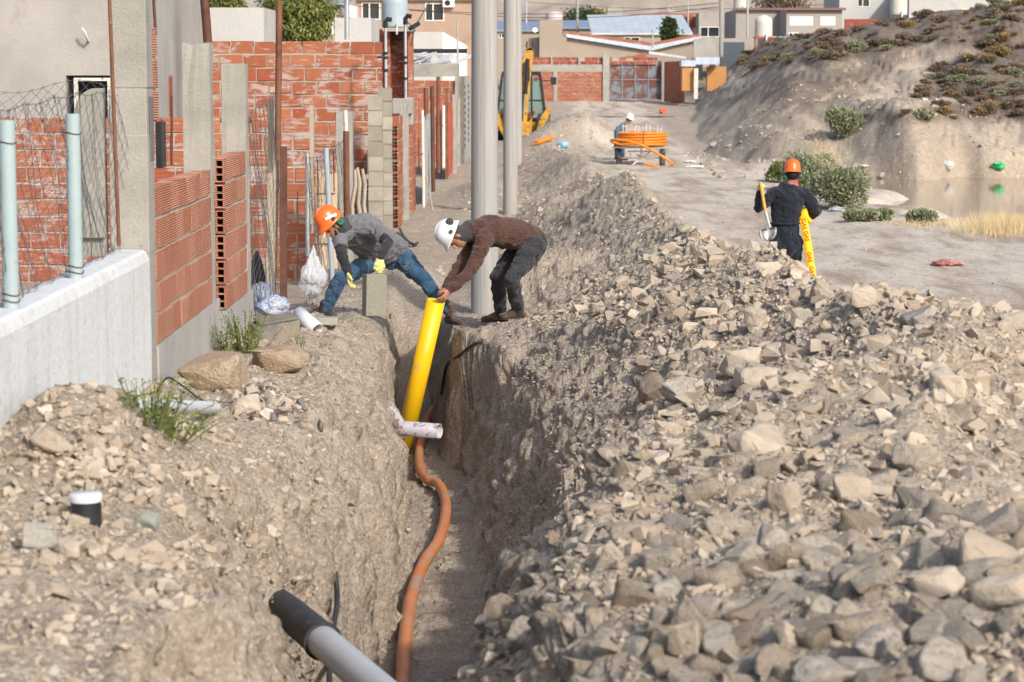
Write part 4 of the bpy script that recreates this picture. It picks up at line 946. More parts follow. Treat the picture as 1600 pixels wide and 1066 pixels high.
house('bright white flat house with small dark windows at the top right', 1421, 1600, -16, 152, 8, WHITER, None, [(1442, 1456, 24, 34), (1459, 1484, 24, 34), (1502, 1517, 14, 26)])
tank('tan round tower tank beside the white two storey house', 1404, -30, 24, 26, 150, TCREAM)
tank('tan round tower tank behind the taupe houses', 1158, -20, 14, 24, 158, TCREAM)
m = MB(); p = at(1205, 57, 128); q = at(1322, 70, 128); m.bb(p.x, q.x, 128, 131, q.z - 1, p.z); tag(m.build('low_roof', LROOF), 'pale blue sheet roof just behind the hill crest', 'roof')
m = MB(); p = at(1320, 30, 140); q = at(1392, 45, 140); m.bb(p.x, q.x, 140, 140.2, q.z - 1, p.z); tag(m.build('retaining_wall', BRICKD), 'dark wall with a pale coping below the white houses', 'wall')
wallpoly('brick_parapet', 'long thin strip of brick parapet on the hillside behind the pale roof', [(985, 22), (1110, 20), (1110, 27), (985, 28)], 190, 1, BRICKF, 'wall')
e = empty('stone_hut', at(960, 26, 195), 'small round topped stone hut on the hillside', 'hut'); m = MB(); p = at(949, 28, 195); q = at(973, 8, 195); w_ = q.x - p.x
m.prism([(p.x, p.z - 1), (p.x, q.z - .4)] + [(p.x + w_ / 2 - w_ / 2 * math.cos(a), q.z - .4 + .4 * math.sin(a)) for a in [i * math.pi / 10 for i in range(1, 10)]] + [(q.x, q.z - .4), (q.x, p.z - 1)], 'y', 195, 198); rel(e, m.build('vaulted_wall', GREYR))
# thin far poles and wires
for u, vt, vb, Y, r, lb in ((542, -10, 62, 48, .05, 'thin grey pole in front of the small white cube house'), (902, -12, 54, 160, .10, 'far wooden pole rising left of the pale corrugated roof'), (1127, -12, 60, 128, .12, 'far concrete pole left of the garage'),
                        (822, -10, 34, 170, .09, 'far pole between the nearer concrete utility poles and the turret'), (1075, -10, 40, 160, .06, 'thin pole with a pale top behind the pale corrugated roof'), (1168, -10, 60, 140, .07, 'white drain pipe standing before the taupe house'),
                        (1020, 45, 76, 133, .05, 'short white vent pipe on the valley roof'), (715, 34, 96, 66, .025, 'slim service mast on the roof of the unfinished brick house')):
    P('thin_pole', lb, 'pole', u, vt, u, vb + 30 if Y > 100 and vb < 61 else vb, Y, r, GALV if r < .1 else PM)
for i, (u0, v0, Y0, u1, v1, Y1, lb) in enumerate(((560, 10, 110, 1130, 4, 130, 'upper wire crossing in front of the far hillside'), (640, 16, 110, 1130, 10, 130, 'lower wire crossing in front of the far hillside'), (822, 3, 170, 1320, 5, 170, 'wire above the taupe houses'))):
    a, b = at(u0, v0, Y0), at(u1, v1, Y1); m = MB(); m.tube([a.lerp(b, t / 12) - Vector((0, 0, .5 * math.sin(math.pi * t / 12))) for t in range(13)], .02, 4); tag(m.build('overhead_wire', BLACK), lb, 'wire')
p = at(836, 47, 160); m = MB(); m.lathe([(.001, -.15), (.12, -.08), (.15, 0), (.12, .08), (.001, .15)], 12)
k = NT('lit_lamp_glass'); k.fin((1, .8, .5, 1), .5); k.b.inputs['Emission Color'].default_value = (1, .75, .4, 1); k.b.inputs['Emission Strength'].default_value = 4.0
e = empty('lit_lamp', p, 'small lit lamp under the eave left of the tan turret', 'lamp'); m.build('lamp_globe', k.m, e); m = MB(); m.tube([(0, 0, .1), (0, 0, .25), (0, .6, .25)], .02, 6); m.build('lamp_arm', BLACK, e)
p = at(1050, 14, 185); e = empty('satellite_dish', p, 'pale satellite dish on the hillside above the pale corrugated roof', 'dish'); m = MB(); m.lathe([(.001, 0), (.3, .04), (.38, .12)], 20, Matrix.Rotation(R(80), 4, 'X')); m.build('reflector', GREYR, e).modifiers.new('s', 'SOLIDIFY').thickness = .02
m = MB(); m.tube([(0, 0, 0), (0, .1, -.5), (0, .1, -1.4)], .04, 6); m.build('bracket', GALV, e)
# ================= BACKHOE =================
YEL = mat_var('construction_yellow', (.42, .22, .03, 1), (.52, .28, .045, 1), 3, .5, 50, .001, spots=(.10, .065, .04, 1), spotscale=5, spotcut=(.54, .66)); 
TYRE = mat_var('dusty_tyre', (.06, .06, .06, 1), (.16, .15, .14, 1), 5, .9, 30, .01)
CHROME = NT('chrome_rod').fin((.7, .7, .7, 1), .2, None, .9)
CABG = NT('greenish_cab_glass'); CABG = CABG.fin((.20, .32, .30, 1), .08, spec=.6, alpha=.55)
REDL = NT('red_lamp').fin((.5, .02, .02, 1), .3)
e = empty('backhoe_loader', (.36, 89, -.36), 'yellow backhoe seen from behind with its boom folded up, parked behind the concrete poles', 'backhoe')
def tyre(r, w_, x, y, z, nm='wheel', par=None, lugs=22, rimr=.5, rim=None):
    m = MB(); M = Matrix.Translation((x, y, z)) @ Matrix.Rotation(R(90), 4, 'Y')
    m.lathe([(r * rimr, -w_ / 2 * .8), (r * .9, -w_ / 2), (r * .97, -w_ / 2 * .8), (r, 0), (r * .97, w_ / 2 * .8), (r * .9, w_ / 2), (r * rimr, w_ / 2 * .8)], 36, M)
    for k_ in range(lugs):
        a = 2 * math.pi * k_ / lugs
        for s_ in (-1, 1):
            L = M @ Matrix.Rotation(a + (.5 * s_ / lugs * 3), 4, 'Z'); m.box((0, 0, 0), (.001, .001, .001)) if False else None
            c = L @ Vector((r, 0, s_ * w_ * .24)); q = (L.to_3x3() @ Matrix.Rotation(.5 * s_, 3, 'X'))
            m.box(c, (r * .06, r * .07, w_ * .5), rot=q)
    t = m.build(nm, TYRE, par); m = MB(); m.lathe([(.001, -w_ * .1), (r * .25, -w_ * .1), (r * .3, w_ * .15), (r * (rimr + .02), w_ * .3)], 24, M); m.lathe([(.001, w_ * .1), (r * .25, w_ * .1), (r * .3, -w_ * .15), (r * (rimr + .02), -w_ * .3)], 24, M)
    m.build('rim', rim or YEL, t); return t
for sx_ in (-1, 1): tyre(.70, .45, .92 * sx_, 1.0, .70, par=e); tyre(.42, .3, .85 * sx_, 3.3, .42, par=e)
m = MB(); m.bb(-.6, .6, .2, 1.4, .45, 1.05); m.bb(-.42, .42, 1.4, 3.9, .75, 1.5); m.bb(-.5, .5, 1.5, 3.4, .4, .75); m.build('chassis', YEL, e, .03)
m = MB(); m.prism([(1.1, .7), (1.3, 1.25), (1.0, 1.45), (.4, 1.45), (.25, 1.2)], 'x', .70, 1.12); m.prism([(1.1, .7), (1.3, 1.25), (1.0, 1.45), (.4, 1.45), (.25, 1.2)], 'x', -1.12, -.70); m.build('mudguard', BLACK, e, .02)
cab = MB()     # cab: black posts, roof
P4 = {(-1, 0): ((-.95, .1, 1.05), (-.74, .15, 2.75)), (1, 0): ((.95, .1, 1.05), (.74, .15, 2.75)), (-1, 1): ((-.8, 1.55, 1.05), (-.7, 1.5, 2.75)), (1, 1): ((.8, 1.55, 1.05), (.7, 1.5, 2.75))}
for a, b in P4.values(): cab.bar(a, b, .09, .1, up=(0, 1, 0))
cab.bb(-.95, .95, .06, .18, 1.0, 1.08); cab.bb(-.76, .76, .1, 1.6, 2.72, 2.86); cab.bar((.42, .12, 1.05), (.40, .14, 2.75), .06, .06, up=(0, 1, 0)); cab.bar((-.42, .12, 1.05), (-.40, .14, 2.75), .06, .06, up=(0, 1, 0)); cab.bar((-.9, .12, 1.75), (.9, .12, 1.75), .05, .05)
c = cab.build('cab_frame', BLACK, e, .01)
m = MB(); m.add([(-.93, .13, 1.1), (.93, .13, 1.1), (.73, .16, 2.7), (-.73, .16, 2.7)], [(0, 1, 2, 3)]); m.add([(.93, .14, 1.1), (.8, 1.5, 1.1), (.7, 1.48, 2.7), (.73, .16, 2.7)], [(0, 1, 2, 3)]); m.add([(-.93, .14, 1.1), (-.8, 1.5, 1.1), (-.7, 1.48, 2.7), (-.73, .16, 2.7)], [(0, 1, 2, 3)])
m.add([(-.8, 1.5, 1.1), (.8, 1.5, 1.1), (.7, 1.49, 2.7), (-.7, 1.49, 2.7)], [(0, 1, 2, 3)]); m.build('cab_window', CABG, e).modifiers.new('s', 'SOLIDIFY').thickness = .012
m = MB(); m.bb(-.25, .25, .7, 1.1, 1.05, 1.6); m.bb(-.24, .24, 1.05, 1.15, 1.55, 2.2); m.build('seat', BLACK, e, .03)
m = MB(); m.box((.62, .05, 2.62), (.14, .06, .09)); m.build('tail_lamp', REDL, e, .01); m = MB(); m.box((.50, .02, 1.30), (.12, .06, .09)); m.build('tail_lamp', REDL, e, .01)
m = MB(); m.bar((.8, .2, 2.5), (1.18, .15, 2.52), .03, .03); m.box((1.26, .1, 2.5), (.22, .12, .3)); m.build('mirror', BLACK, e, .03)
m = MB(); m.bb(-1.1, 1.1, -.1, .2, .55, .75); m.bb(-.42, .42, -.32, -.1, .3, 1.1); m.prism([(-.55, .12), (.62, .12), (.5, .45), (-.45, .45)], 'y', -.42, -.12); m.build('rear_frame', YEL, e, .02)
for s_ in (-1, 1):      # stabiliser legs
    m = MB(); m.prism([(s_ * 1.05, 1.55), (s_ * 1.16, 1.35), (s_ * .62, .16), (s_ * .40, .16), (s_ * .52, .5), (s_ * .72, 1.05)], 'y', -.38, -.14); lg = m.build('stabiliser', YEL, e, .015)
    m = MB(); m.bar((s_ * .72, -.45, 1.25), (s_ * .50, -.45, .45), .10, .08, up=(0, 1, 0)); m.build('ram', BLACK, lg)
m = MB(); m.bb(-.33, .40, -.55, -.1, 1.05, 1.28); m.box((-.55, -.2, 1.2), (.5, .3, .45), jit=.02); m.build('swing_bracket', RUSTD, e, .02)
m = MB(); m.prism([(-.14, 1.2), (.24, 1.2), (.36, 2.6), (.47, 3.55), (.42, 3.78), (.20, 3.74), (.03, 3.2), (-.10, 2.4)], 'y', -.62, -.50); m.prism([(-.14, 1.2), (.24, 1.2), (.36, 2.6), (.47, 3.55), (.42, 3.78), (.20, 3.74), (.03, 3.2), (-.10, 2.4)], 'y', -.34, -.22)
m.box((.3, -.42, 3.72), (.26, .4, .10)); m.build('boom', YEL, e, .01)
m = MB(); m.prism([(.06, .9), (.22, .9), (.30, 2.2), (.28, 3.3), (.16, 3.3), (.10, 2.2)], 'y', -.86, -.70); m.build('dipper_arm', YEL, e, .02)
m = MB(); m.tube([(.16, -.96, 2.0), (.25, -.94, 3.35)], .075, 12); m.tube([(.28, -.9, 2.5), (.26, -.9, 3.2)], .05, 10); m.build('hydraulic_cylinder', BLACK, e)
m = MB(); m.tube([(.10, -.96, 1.25), (.16, -.96, 2.1)], .04, 12); m.build('piston_rod', CHROME, e)
m = MB(); m.tube([(.22, -.5, 3.7), (.20, -.5, 3.9), (.24, -.5, 4.0)], .03, 6); m.tube([(.40, -.5, 3.7), (.44, -.5, 3.88), (.42, -.5, 3.98)], .03, 6); m.tube([(.05, -.5, 1.3), (-.08, -.6, 2.0), (.05, -.6, 2.9), (.2, -.6, 3.4)], .025, 6); m.build('hydraulic_hose', BLACK, e)
m = MB(); m.prism([(-.4, .95), (.35, .95), (.3, .35), (.05, .22), (-.3, .3)], 'y', -.95, -.55); m.build('digging_bucket', YEL, e, .03)
m = MB(); m.bb(-1.1, 1.1, 4.4, 5.0, .2, .8); m.bar((-.7, 2.0, 1.4), (-.7, 4.5, .6), .12, .2); m.bar((.7, 2.0, 1.4), (.7, 4.5, .6), .12, .2); m.build('front_loader', YEL, e, .03)
# ================= CART AND COIL =================
ORA = mat_var('orange_hose', (.62, .18, .015, 1), (.72, .24, .03, 1), 6, .4, 40, .0005)
gz_c = -.66; YC = 76.0
e = empty('trailer_cart', (at(1002, 250, YC).x, YC, gz_c), 'two wheeled steel frame cart loaded with a big orange hose coil', 'cart')
for u in (967, 1035): tyre(.30, .17, (u - 1002) / 47.0, 0, .30, par=e, lugs=0, rim=CREAMP)
m = MB(); m.bar((-.75, 0, .3), (.7, 0, .3), .05, .05); m.bar((-.45, .1, .52), (.45, .1, .52), .05, .05); m.bar((0, .05, .3), (0, .05, .62), .05, .05); m.bar((-.3, -.1, .08), (.3, .1, .5), .04, .04); m.bar((-.36, .0, .5), (-.36, 0, .28), .03, .03); m.bar((0, 0, .3), (0, 2.2, .35), .06, .06); m.build('axle_frame', CREAMP, e)
m = MB()
for i in range(5): m.bar((-1.0 + .03 * i, -.55 + i * .3, .66), (1.05 - .05 * i, -.55 + i * .3, .67 + .01 * (i % 2)), .12, .03)
m.build('deck_boards', WOOD, e)
for i, (u, v) in enumerate(((975, 201), (996, 197), (1014, 205), (1029, 200))):
    m = MB(); x = (u - 1002) / 47.0; y = (-.35, .35, .55, -.2)[i]
    for s_ in (-.06, .06): m.tube([(x + s_, y, .66), (x + s_, y, 1.42 - .05 * (i % 2))], .014, 6)
    if i in (0, 1): m.tube([(x - .06, y, 1.36), (x + .06, y, 1.36)], .012, 6)
    m.build('upright', CREAMP, e)
c0 = Vector((at(1003, 250, YC).x, YC, gz_c + .74)); m = MB()
for lay, rr_ in enumerate((.79, .705, .62)):
    for k_ in range(5 - lay % 2): m.tube([(rr_ * math.cos(a), rr_ * math.sin(a), .04 + k_ * .086 + .04 * (lay % 2) + .012 * math.sin(a * 2 + k_)) for a in [i * 2 * math.pi / 48 for i in range(49)]], .044, 8, cap=False)
e = empty('hose_coil', c0, 'big coil of bright orange hose on the cart, one end trailing to the ground', 'hose coil'); m.build('coiled_turns', ORA, e)
m = MB(); m.tube([Vector(q) for q in ((-.2, -.82, .04), (-.75, -.6, .02), (-1.0, -.3, .10), (-1.05, -.6, .16), (-.9, -.85, .20), (-.5, -1.0, .16), (0, -1.1, .0), (.5, -1.15, -.28), (.85, -1.2, -.5), (.98, -1.1, -.66), (.85, -1.0, -.70), (.5, -.9, -.69), (.2, -.9, -.62), (.02, -.9, -.57))], .044, 10)
o = m.build('loose_end', ORA, e)
m = MB(); m.tube([(0, -.845, .0), (0, -.85, .22), (0, -.84, .44), (0, -.6, .46), (0, -.56, .2)], .008, 6); m.build('binding_strap', BLACK, e)
# ================= PEOPLE =================
def V3(*a): return Vector(a)
class Flesh:
    """elliptical limbs joined into one continuous surface by a voxel remesh"""
    def __init__(s): s.m = MB()
    def ell(s, c, r, M=None, n=14):
        T = Matrix.Translation(c) @ (M.to_4x4() if M is not None else Matrix.Identity(4)) @ Matrix.Diagonal((r[0], r[1], r[2], 1))
        s.m.lathe([(max(math.sin(math.pi * i / 10), .001), -math.cos(math.pi * i / 10)) for i in range(11)], n, T)
    def limb(s, pts, rs, side=None, n=14, sub=5):
        """pts joints, rs radii (r or (r_side, r_other)); side = direction of the wide axis"""
        pts = [Vector(p) for p in pts]; rs = [(r, r) if not isinstance(r, tuple) else r for r in rs]
        P_, Q = [], []
        for i in range(len(pts) - 1):
            for k_ in range(sub):
                t = k_ / sub; P_.append(pts[i].lerp(pts[i + 1], t)); w_ = t
                Q.append((rs[i][0] * (1 - w_) + rs[i + 1][0] * w_, rs[i][1] * (1 - w_) + rs[i + 1][1] * w_))
        P_.append(pts[-1]); Q.append(rs[-1]); vs = []; N0 = Vector(side) if side is not None else None; N = None
        for i, p in enumerate(P_):
            t = (P_[min(i + 1, len(P_) - 1)] - P_[max(i - 1, 0)]).normalized()
            if N0 is not None: N = (N0 - t * N0.dot(t)).normalized()
            else: N = t.orthogonal().normalized() if N is None else (N - t * N.dot(t)).normalized()
            B = t.cross(N)
            for k_ in range(n): a = 2 * math.pi * k_ / n; vs.append(p + N * math.cos(a) * Q[i][0] + B * math.sin(a) * Q[i][1])
        fs = []
        for i in range(len(P_) - 1):
            for k_ in range(n): a, b = i * n + k_, i * n + (k_ + 1) % n; fs.append((a, b, b + n, a + n))
        fs.append(tuple(reversed(range(n)))); fs.append(tuple(range(len(vs) - n, len(vs)))); s.m.add(vs, fs)
        for j, p in enumerate(pts):
            i = min(j * sub, len(P_) - 1); t = (P_[min(i + 1, len(P_) - 1)] - P_[max(i - 1, 0)]).normalized()
            Nn = (N0 - t * N0.dot(t)).normalized() if N0 is not None else t.orthogonal().normalized(); B = t.cross(Nn)
            s.ell(p, (rs[j][0], rs[j][1], (rs[j][0] + rs[j][1]) / 2 * .85), Matrix((Nn, B, t)).transposed())
    def build(s, name, mat, parent, voxel=.012, smooth=6, disp=0.0, dsize=.09):
        o = s.m.build(name, mat, None); rm = o.modifiers.new('r', 'REMESH'); rm.mode = 'VOXEL'; rm.voxel_size = voxel; rm.use_smooth_shade = True
        sm = o.modifiers.new('s', 'SMOOTH'); sm.iterations = smooth; sm.factor = .5
        if disp:
            tx = bpy.data.textures.new('folds', 'CLOUDS'); tx.noise_scale = dsize; tx.noise_depth = 2
            d = o.modifiers.new('d', 'DISPLACE'); d.texture = tx; d.strength = disp * 1.25; d.mid_level = .5; d.texture_coords = 'LOCAL'
            t2 = bpy.data.textures.new('creases', 'MARBLE'); t2.noise_scale = .07; t2.turbulence = 9; t2.noise_depth = 1; d2 = o.modifiers.new('d2', 'DISPLACE'); d2.texture = t2; d2.strength = disp * .26; d2.mid_level = .5; d2.texture_coords = 'LOCAL'
        return rel(parent, o) if parent is not None else o
def cloth(name, c1, c2, sc=9, b=.006, spots=None, cut=(.58, .72), ssc=6):
    k = NT(name); p = k.co(); c = k.mix(k.ramp(k.noise(sc, 5, .6, p), [(.35, 0.), (.7, 1.)]), c1, c2)
    if spots: c = k.mix(k.ramp(k.noise(ssc, 6, .7, p), [(cut[0], 0.), (cut[1], .8)]), c, spots)
    nr = k.bump(k.noise(9, 3, .55, p, sc=(1, 1, 2.4), dist=1.2), .05, .7); nr = k.bump(k.noise(300, 2, .5, p), .001, .4, nr)
    k.b.inputs['Sheen Weight'].default_value = .15
    return k.fin(c, .9, nr, spec=.2)
SKIN = mat_var('tanned_skin', (.28, .13, .08, 1), (.36, .18, .11, 1), 12, .55, 60, .001)
HAIR = NT('dark_hair').fin((.012, .009, .008, 1), .6)
GREYSH = cloth('grey_jersey', (.12, .12, .135, 1), (.155, .155, .17, 1)); CHARC = cloth('charcoal_sleeve', (.018, .018, .021, 1), (.030, .030, .034, 1))
JEANS = cloth('blue_denim', (.022, .06, .12, 1), (.045, .11, .19, 1), 6, spots=(.12, .17, .22, 1), cut=(.52, .72), ssc=4)
BROWN = cloth('brown_fleece', (.060, .028, .021, 1), (.085, .041, .032, 1)); GREYT = cloth('dusty_grey_trousers', (.022, .022, .026, 1), (.04, .04, .045, 1), spots=(.10, .09, .08, 1), cut=(.56, .75))
NAVY = cloth('navy_coverall', (.008, .011, .02, 1), (.016, .021, .034, 1), spots=(.10, .095, .09, 1), cut=(.62, .82), ssc=5)
HOODG = cloth('dark_grey_hood', (.035, .035, .038, 1), (.06, .06, .063, 1)); BLUESH = cloth('faded_blue_shirt', (.06, .13, .20, 1), (.09, .18, .26, 1))
GLOVE = cloth('pale_yellow_work_glove', (.50, .46, .15, 1), (.60, .56, .24, 1), 14, spots=(.25, .21, .12, 1), cut=(.6, .8), ssc=18)
BOOT = cloth('dusty_brown_boot', (.045, .025, .018, 1), (.09, .055, .04, 1), spots=(.24, .19, .14, 1), cut=(.5, .7), ssc=10); SOLE = NT('boot_sole').fin((.03, .028, .026, 1), .8)
HORA = NT('orange_helmet_shell').fin((.72, .13, .02, 1), .32, spec=.5); HWHI = NT('white_helmet_shell').fin((.68, .69, .70, 1), .32, spec=.5)
MUFG = NT('green_ear_cup').fin((.01, .13, .085, 1), .4); MUFK = NT('black_ear_cup').fin((.02, .02, .022, 1), .4); PINK = cloth('pink_neck_scarf', (.42, .05, .09, 1), (.5, .09, .13, 1))
SOLEB = SOLE
def frame(x, z):          # matrix whose columns are (forward x, y, up z)
    x = Vector(x).normalized(); z = Vector(z); z = (z - x * z.dot(x)).normalized(); return Matrix((x, z.cross(x), z)).transposed()
def head(fl, c, M, neck, sc=1.0):
    g = lambda x, y, z: Vector(c) + M @ (Vector((x, y, z)) * sc)
    fl.ell(g(-.01, 0, .035), (.098 * sc, .076 * sc, .10 * sc), M); fl.ell(g(.02, 0, -.04), (.068 * sc, .058 * sc, .075 * sc), M); fl.ell(g(.055, 0, -.085), (.028 * sc, .032 * sc, .022 * sc), M)
    fl.limb([g(.088, 0, .015), g(.108, 0, -.022)], [.009 * sc, .015 * sc]); fl.limb([g(.082, -.022, -.055), g(.088, 0, -.057), g(.082, .022, -.055)], [.008 * sc, .011 * sc, .008 * sc])
    fl.limb([g(.078, -.045, .03), g(.088, 0, .026), g(.078, .045, .03)], [.010 * sc, .012 * sc, .010 * sc])
    for s_ in (-1, 1): fl.ell(g(-.005, s_ * .078, -.01), (.02 * sc, .010 * sc, .033 * sc), M)
    fl.limb([g(-.02, 0, -.05), neck], [.055 * sc, .06 * sc])
def eyes(c, M, parent, sc=1.0):
    for s_ in (-1, 1):
        m = MB(); p = Vector(c) + M @ (Vector((.080, s_ * .030, .006)) * sc); m.lathe([(max(.010 * math.sin(math.pi * i / 6), .0005), -.010 * math.cos(math.pi * i / 6)) for i in range(7)], 10, Matrix.Translation(p)); rel(parent, m.build('eye', HAIR))
def helmet(c, M, mat, parent, cups=None, cupmat=None, stripe=None, sc=1.0):
    T = Matrix.Translation(Vector(c)) @ M.to_4x4() @ Matrix.Scale(sc, 4); m = MB()
    prof = [(1.12, -.012), (1.14, 0.0), (1.02, .012), (1.0, .05), (.95, .09), (.84, .125), (.66, .15), (.42, .165), (.18, .170), (.001, .171)]
    n = 40; vs = []; fs = []
    for r, z in prof:
        for k_ in range(n):
            a = 2 * math.pi * k_ / n; rx, ry = .132, .108; br = 1 + (.22 * max(math.cos(a), 0) ** 3 if z < .02 else 0)
            ridge = 1 + (.03 * math.exp(-(math.sin(a) / .22) ** 2) if z > .04 else 0)
            vs.append((r * rx * math.cos(a) * br, r * ry * math.sin(a), z * ridge))
    for i in range(len(prof) - 1):
        for k_ in range(n): a, b = i * n + k_, i * n + (k_ + 1) % n; fs.append((a, b, b + n, a + n))
    m.add(vs, fs, .5, True, T)
    for w_ in (-.026, 0, .026): m.tube([T @ Vector((.118 * math.cos(a), w_ , .06 + .114 * math.sin(a))) for a in [R(15 + 150 * i / 12) for i in range(13)]], .006 * sc, 6)
    h = rel(parent, m.build('helmet', mat)); h.modifiers.new('s', 'SOLIDIFY').thickness = .003
    def sub(o): o.parent = h; return o
    if stripe:
        m = MB(); pts = [T @ Vector((-.06 + .03 * i, .112 - .004 * abs(i - 2), .035 + .012 * i)) for i in range(5)]
        for i in range(4): m.bar(pts[i], pts[i + 1], .024, .004, up=(M @ Vector((0, 1, 0))))
        sub(m.build('reflective_strip', WHITEP))
    if cups:
        for s_, (cx_, cz_, cy_) in cups:
            A = T @ Vector((cx_, s_ * cy_, cz_)); B = T @ Vector((cx_, s_ * (cy_ + .045), cz_)); m = MB()
            m.tube([A, A.lerp(B, .3), A.lerp(B, .75), B], [.030 * sc, .038 * sc, .038 * sc, .026 * sc], 18); sub(m.build('ear_cup', cupmat or MUFG))
            m = MB(); m.tube([T @ Vector((0, s_ * .105, .03)), T @ Vector((cx_ * .5, s_ * (cy_ + .02), cz_ * .5 + .03)), T @ Vector((cx_, s_ * (cy_ + .05), cz_))], .007 * sc, 8); m.tube([T @ Vector((0, s_ * .10, .03)), T @ Vector((0, s_ * .122, .03))], .020 * sc, 12); sub(m.build('cup_arm', MUFK))
    return h
def hand(name, w0, d, pn, mat, parent, curl=.5, thumb=1, L=.18, spread=.12, fat=1.0, th=.7):
    """w0 wrist, d finger direction, pn palm normal (towards what it holds), thumb = +1/-1 side"""
    M = frame(d, -Vector(pn)); g = lambda x, y, z: Vector(w0) + M @ Vector((x, y, z)); f = Flesh(); q = L / .18
    f.limb([g(-.03, 0, 0), g(.02, 0, 0), g(.085 * q, 0, 0)], [(.027 * fat, .020 * fat), (.036 * fat, .019 * fat), (.041 * fat, .016 * fat)], side=M @ Vector((0, 1, 0)))
    for i, (ln, yy) in enumerate(((.072, .031), (.080, .011), (.074, -.010), (.058, -.030))):
        yy *= thumb; p = [(.085 * q - .004 * i, yy, 0)]; a = 0.0; x, z = p[0][0], 0; c_ = curl * (1 + .12 * i)
        for seg, fr in ((0, .45), (1, .32), (2, .23)):
            a += c_ * (.7, 1.0, .8)[seg]; x += ln * q * fr * math.cos(a); z -= ln * q * fr * math.sin(a); p.append((x, yy * (1 + spread * (seg + 1) * .5), z))
        f.limb([g(*t) for t in p], [.0105 * fat, .0098 * fat, .009 * fat, .0078 * fat], sub=3, n=10)
    t0 = (.02, .026 * thumb, -.004); t1 = (.052 * q, .052 * thumb, -.016 - .012 * th); t2 = (.082 * q, .058 * thumb - .010 * th * thumb, -.024 - .03 * th)
    f.limb([g(*t0), g(*t1), g(*t2)], [.0155 * fat, .012 * fat, .009 * fat], sub=3, n=10)
    return f.build(name, mat, parent, .0042, 3)
def boot(name, ankle, toe, parent, up=(0, 0, 1), mat=BOOT, sole_z=None, nm2='sole'):
    a = Vector(ankle); t = Vector(toe); d = (t - a); d.z = 0; d.normalize(); s_ = Vector((-d.y, d.x, 0)); base = min(a.z - .085, t.z) if sole_z is None else sole_z; f = Flesh()
    heel = Vector((a.x, a.y, base + .035)) - d * .055; ball = Vector((a.x, a.y, base + .035)) + d * .13; tip = Vector((a.x, a.y, base + .032)) + d * .195
    f.limb([a + Vector((0, 0, .06)), Vector((a.x, a.y, base + .07))], [(.048, .056), (.046, .056)], side=s_); f.limb([heel, ball, tip], [(.038, .034), (.048, .036), (.040, .028)], side=s_)
    f.limb([Vector((a.x, a.y, base + .09)) + d * .02, ball + Vector((0, 0, .01))], [(.042, .03), (.044, .03)], side=s_)
    b = f.build(name, mat, parent, .007, 4); m = MB(); pts = []
    for k_ in range(20):
        an = 2 * math.pi * k_ / 20; xx = .07 + .145 * math.cos(an); yy = (.046 + .008 * math.cos(an)) * math.sin(an); pts.append(Vector((a.x, a.y, 0)) + d * xx + s_ * yy)
    m.prism([(p.x, p.y) for p in pts], 'z', base, base + .022); o = m.build(nm2, SOLE); o.parent = b
A = at
def mk_person(name_loc, label): return empty('person', name_loc, label, 'person')
# ---- worker 1: orange helmet, grey shirt, lunging over the trench, steadying a block ----
g = gz(-1.75, 22.3); e = mk_person((-1.4, 22.4, 0), 'person in orange helmet, grey shirt and jeans bending over the trench with yellow gloves')
pel, bel, che, nk = A(609, 393, 22.72), A(588, 383, 22.5), A(562, 361, 22.25), A(545, 352, 22.1)
sR, eR, wR = A(531, 370, 22.0), A(535, 401, 21.85), A(545, 428, 21.72)
sL, eL, wL = A(583, 357, 22.12), A(606, 379, 21.92), A(594, 404, 21.74)
hR, kR, aR = A(590, 402, 22.6), A(532, 436, 22.25), A(508, 484, 22.35)
hL, kL, aL = A(624, 398, 22.75), A(661, 436, 22.5), A(703, 487, 22.35)
hc = A(521, 354, 21.98); HM = frame((-.62, -.42, -.66), (-.55, -.15, .85)); side = (sL - sR)
def body(e, pel, bel, che, nk, arms, legs, hc, HM, side, k=1.0):
    f = Flesh(); f.limb([pel, bel, che, nk], [(.155 * k, .11 * k), (.15 * k, .11 * k), (.17 * k, .11 * k), (.09, .08)], side=side)
    for s_, el, w_ in arms: f.limb([s_, el, w_], [.052, .04, .028])
    for h_, kn, an in legs: f.limb([h_, kn, an], [.082, .055, .038])
    head(f, hc, HM, nk); return f.build('body', SKIN, e, .009, 5)
body(e, pel, bel, che, nk, [(sR, eR, wR), (sL, eL, wL)], [(hR, kR, aR), (hL, kL, aL)], hc, HM, side); eyes(hc, HM, e)
f = Flesh(); f.limb([pel + V3(.02, .02, .0), bel, che, nk], [(.185, .145), (.205, .165), (.215, .145), (.115, .10)], side=side)
f.limb([che.lerp(nk, .6), sR], [.10, .082]); f.limb([che.lerp(nk, .6), sL], [.11, .085]); f.limb([sR, sR.lerp(eR, .42)], [.085, .070]); f.limb([sL, sL.lerp(eL, .55)], [.088, .074]); f.build('shirt', GREYSH, e, .012, 5, .035, .10)
for s_, el, w_ in ((sR, eR, wR), (sL, eL, wL)): f = Flesh(); f.limb([s_.lerp(el, .3), el, w_], [.062, .055, .038]); f.build('sleeve', CHARC, e, .009, 5, .016, .06)
f = Flesh(); f.limb([pel + V3(-.05, 0, .01), pel + V3(.03, .03, -.03)], [(.175, .14), (.16, .13)], side=side)
for h_, kn, an in ((hR, kR, aR), (hL, kL, aL)): f.limb([h_, h_.lerp(kn, .5), kn, kn.lerp(an, .35), an], [.115, .098, .075, .073, .056])
f.build('jeans', JEANS, e, .011, 5, .03, .08)
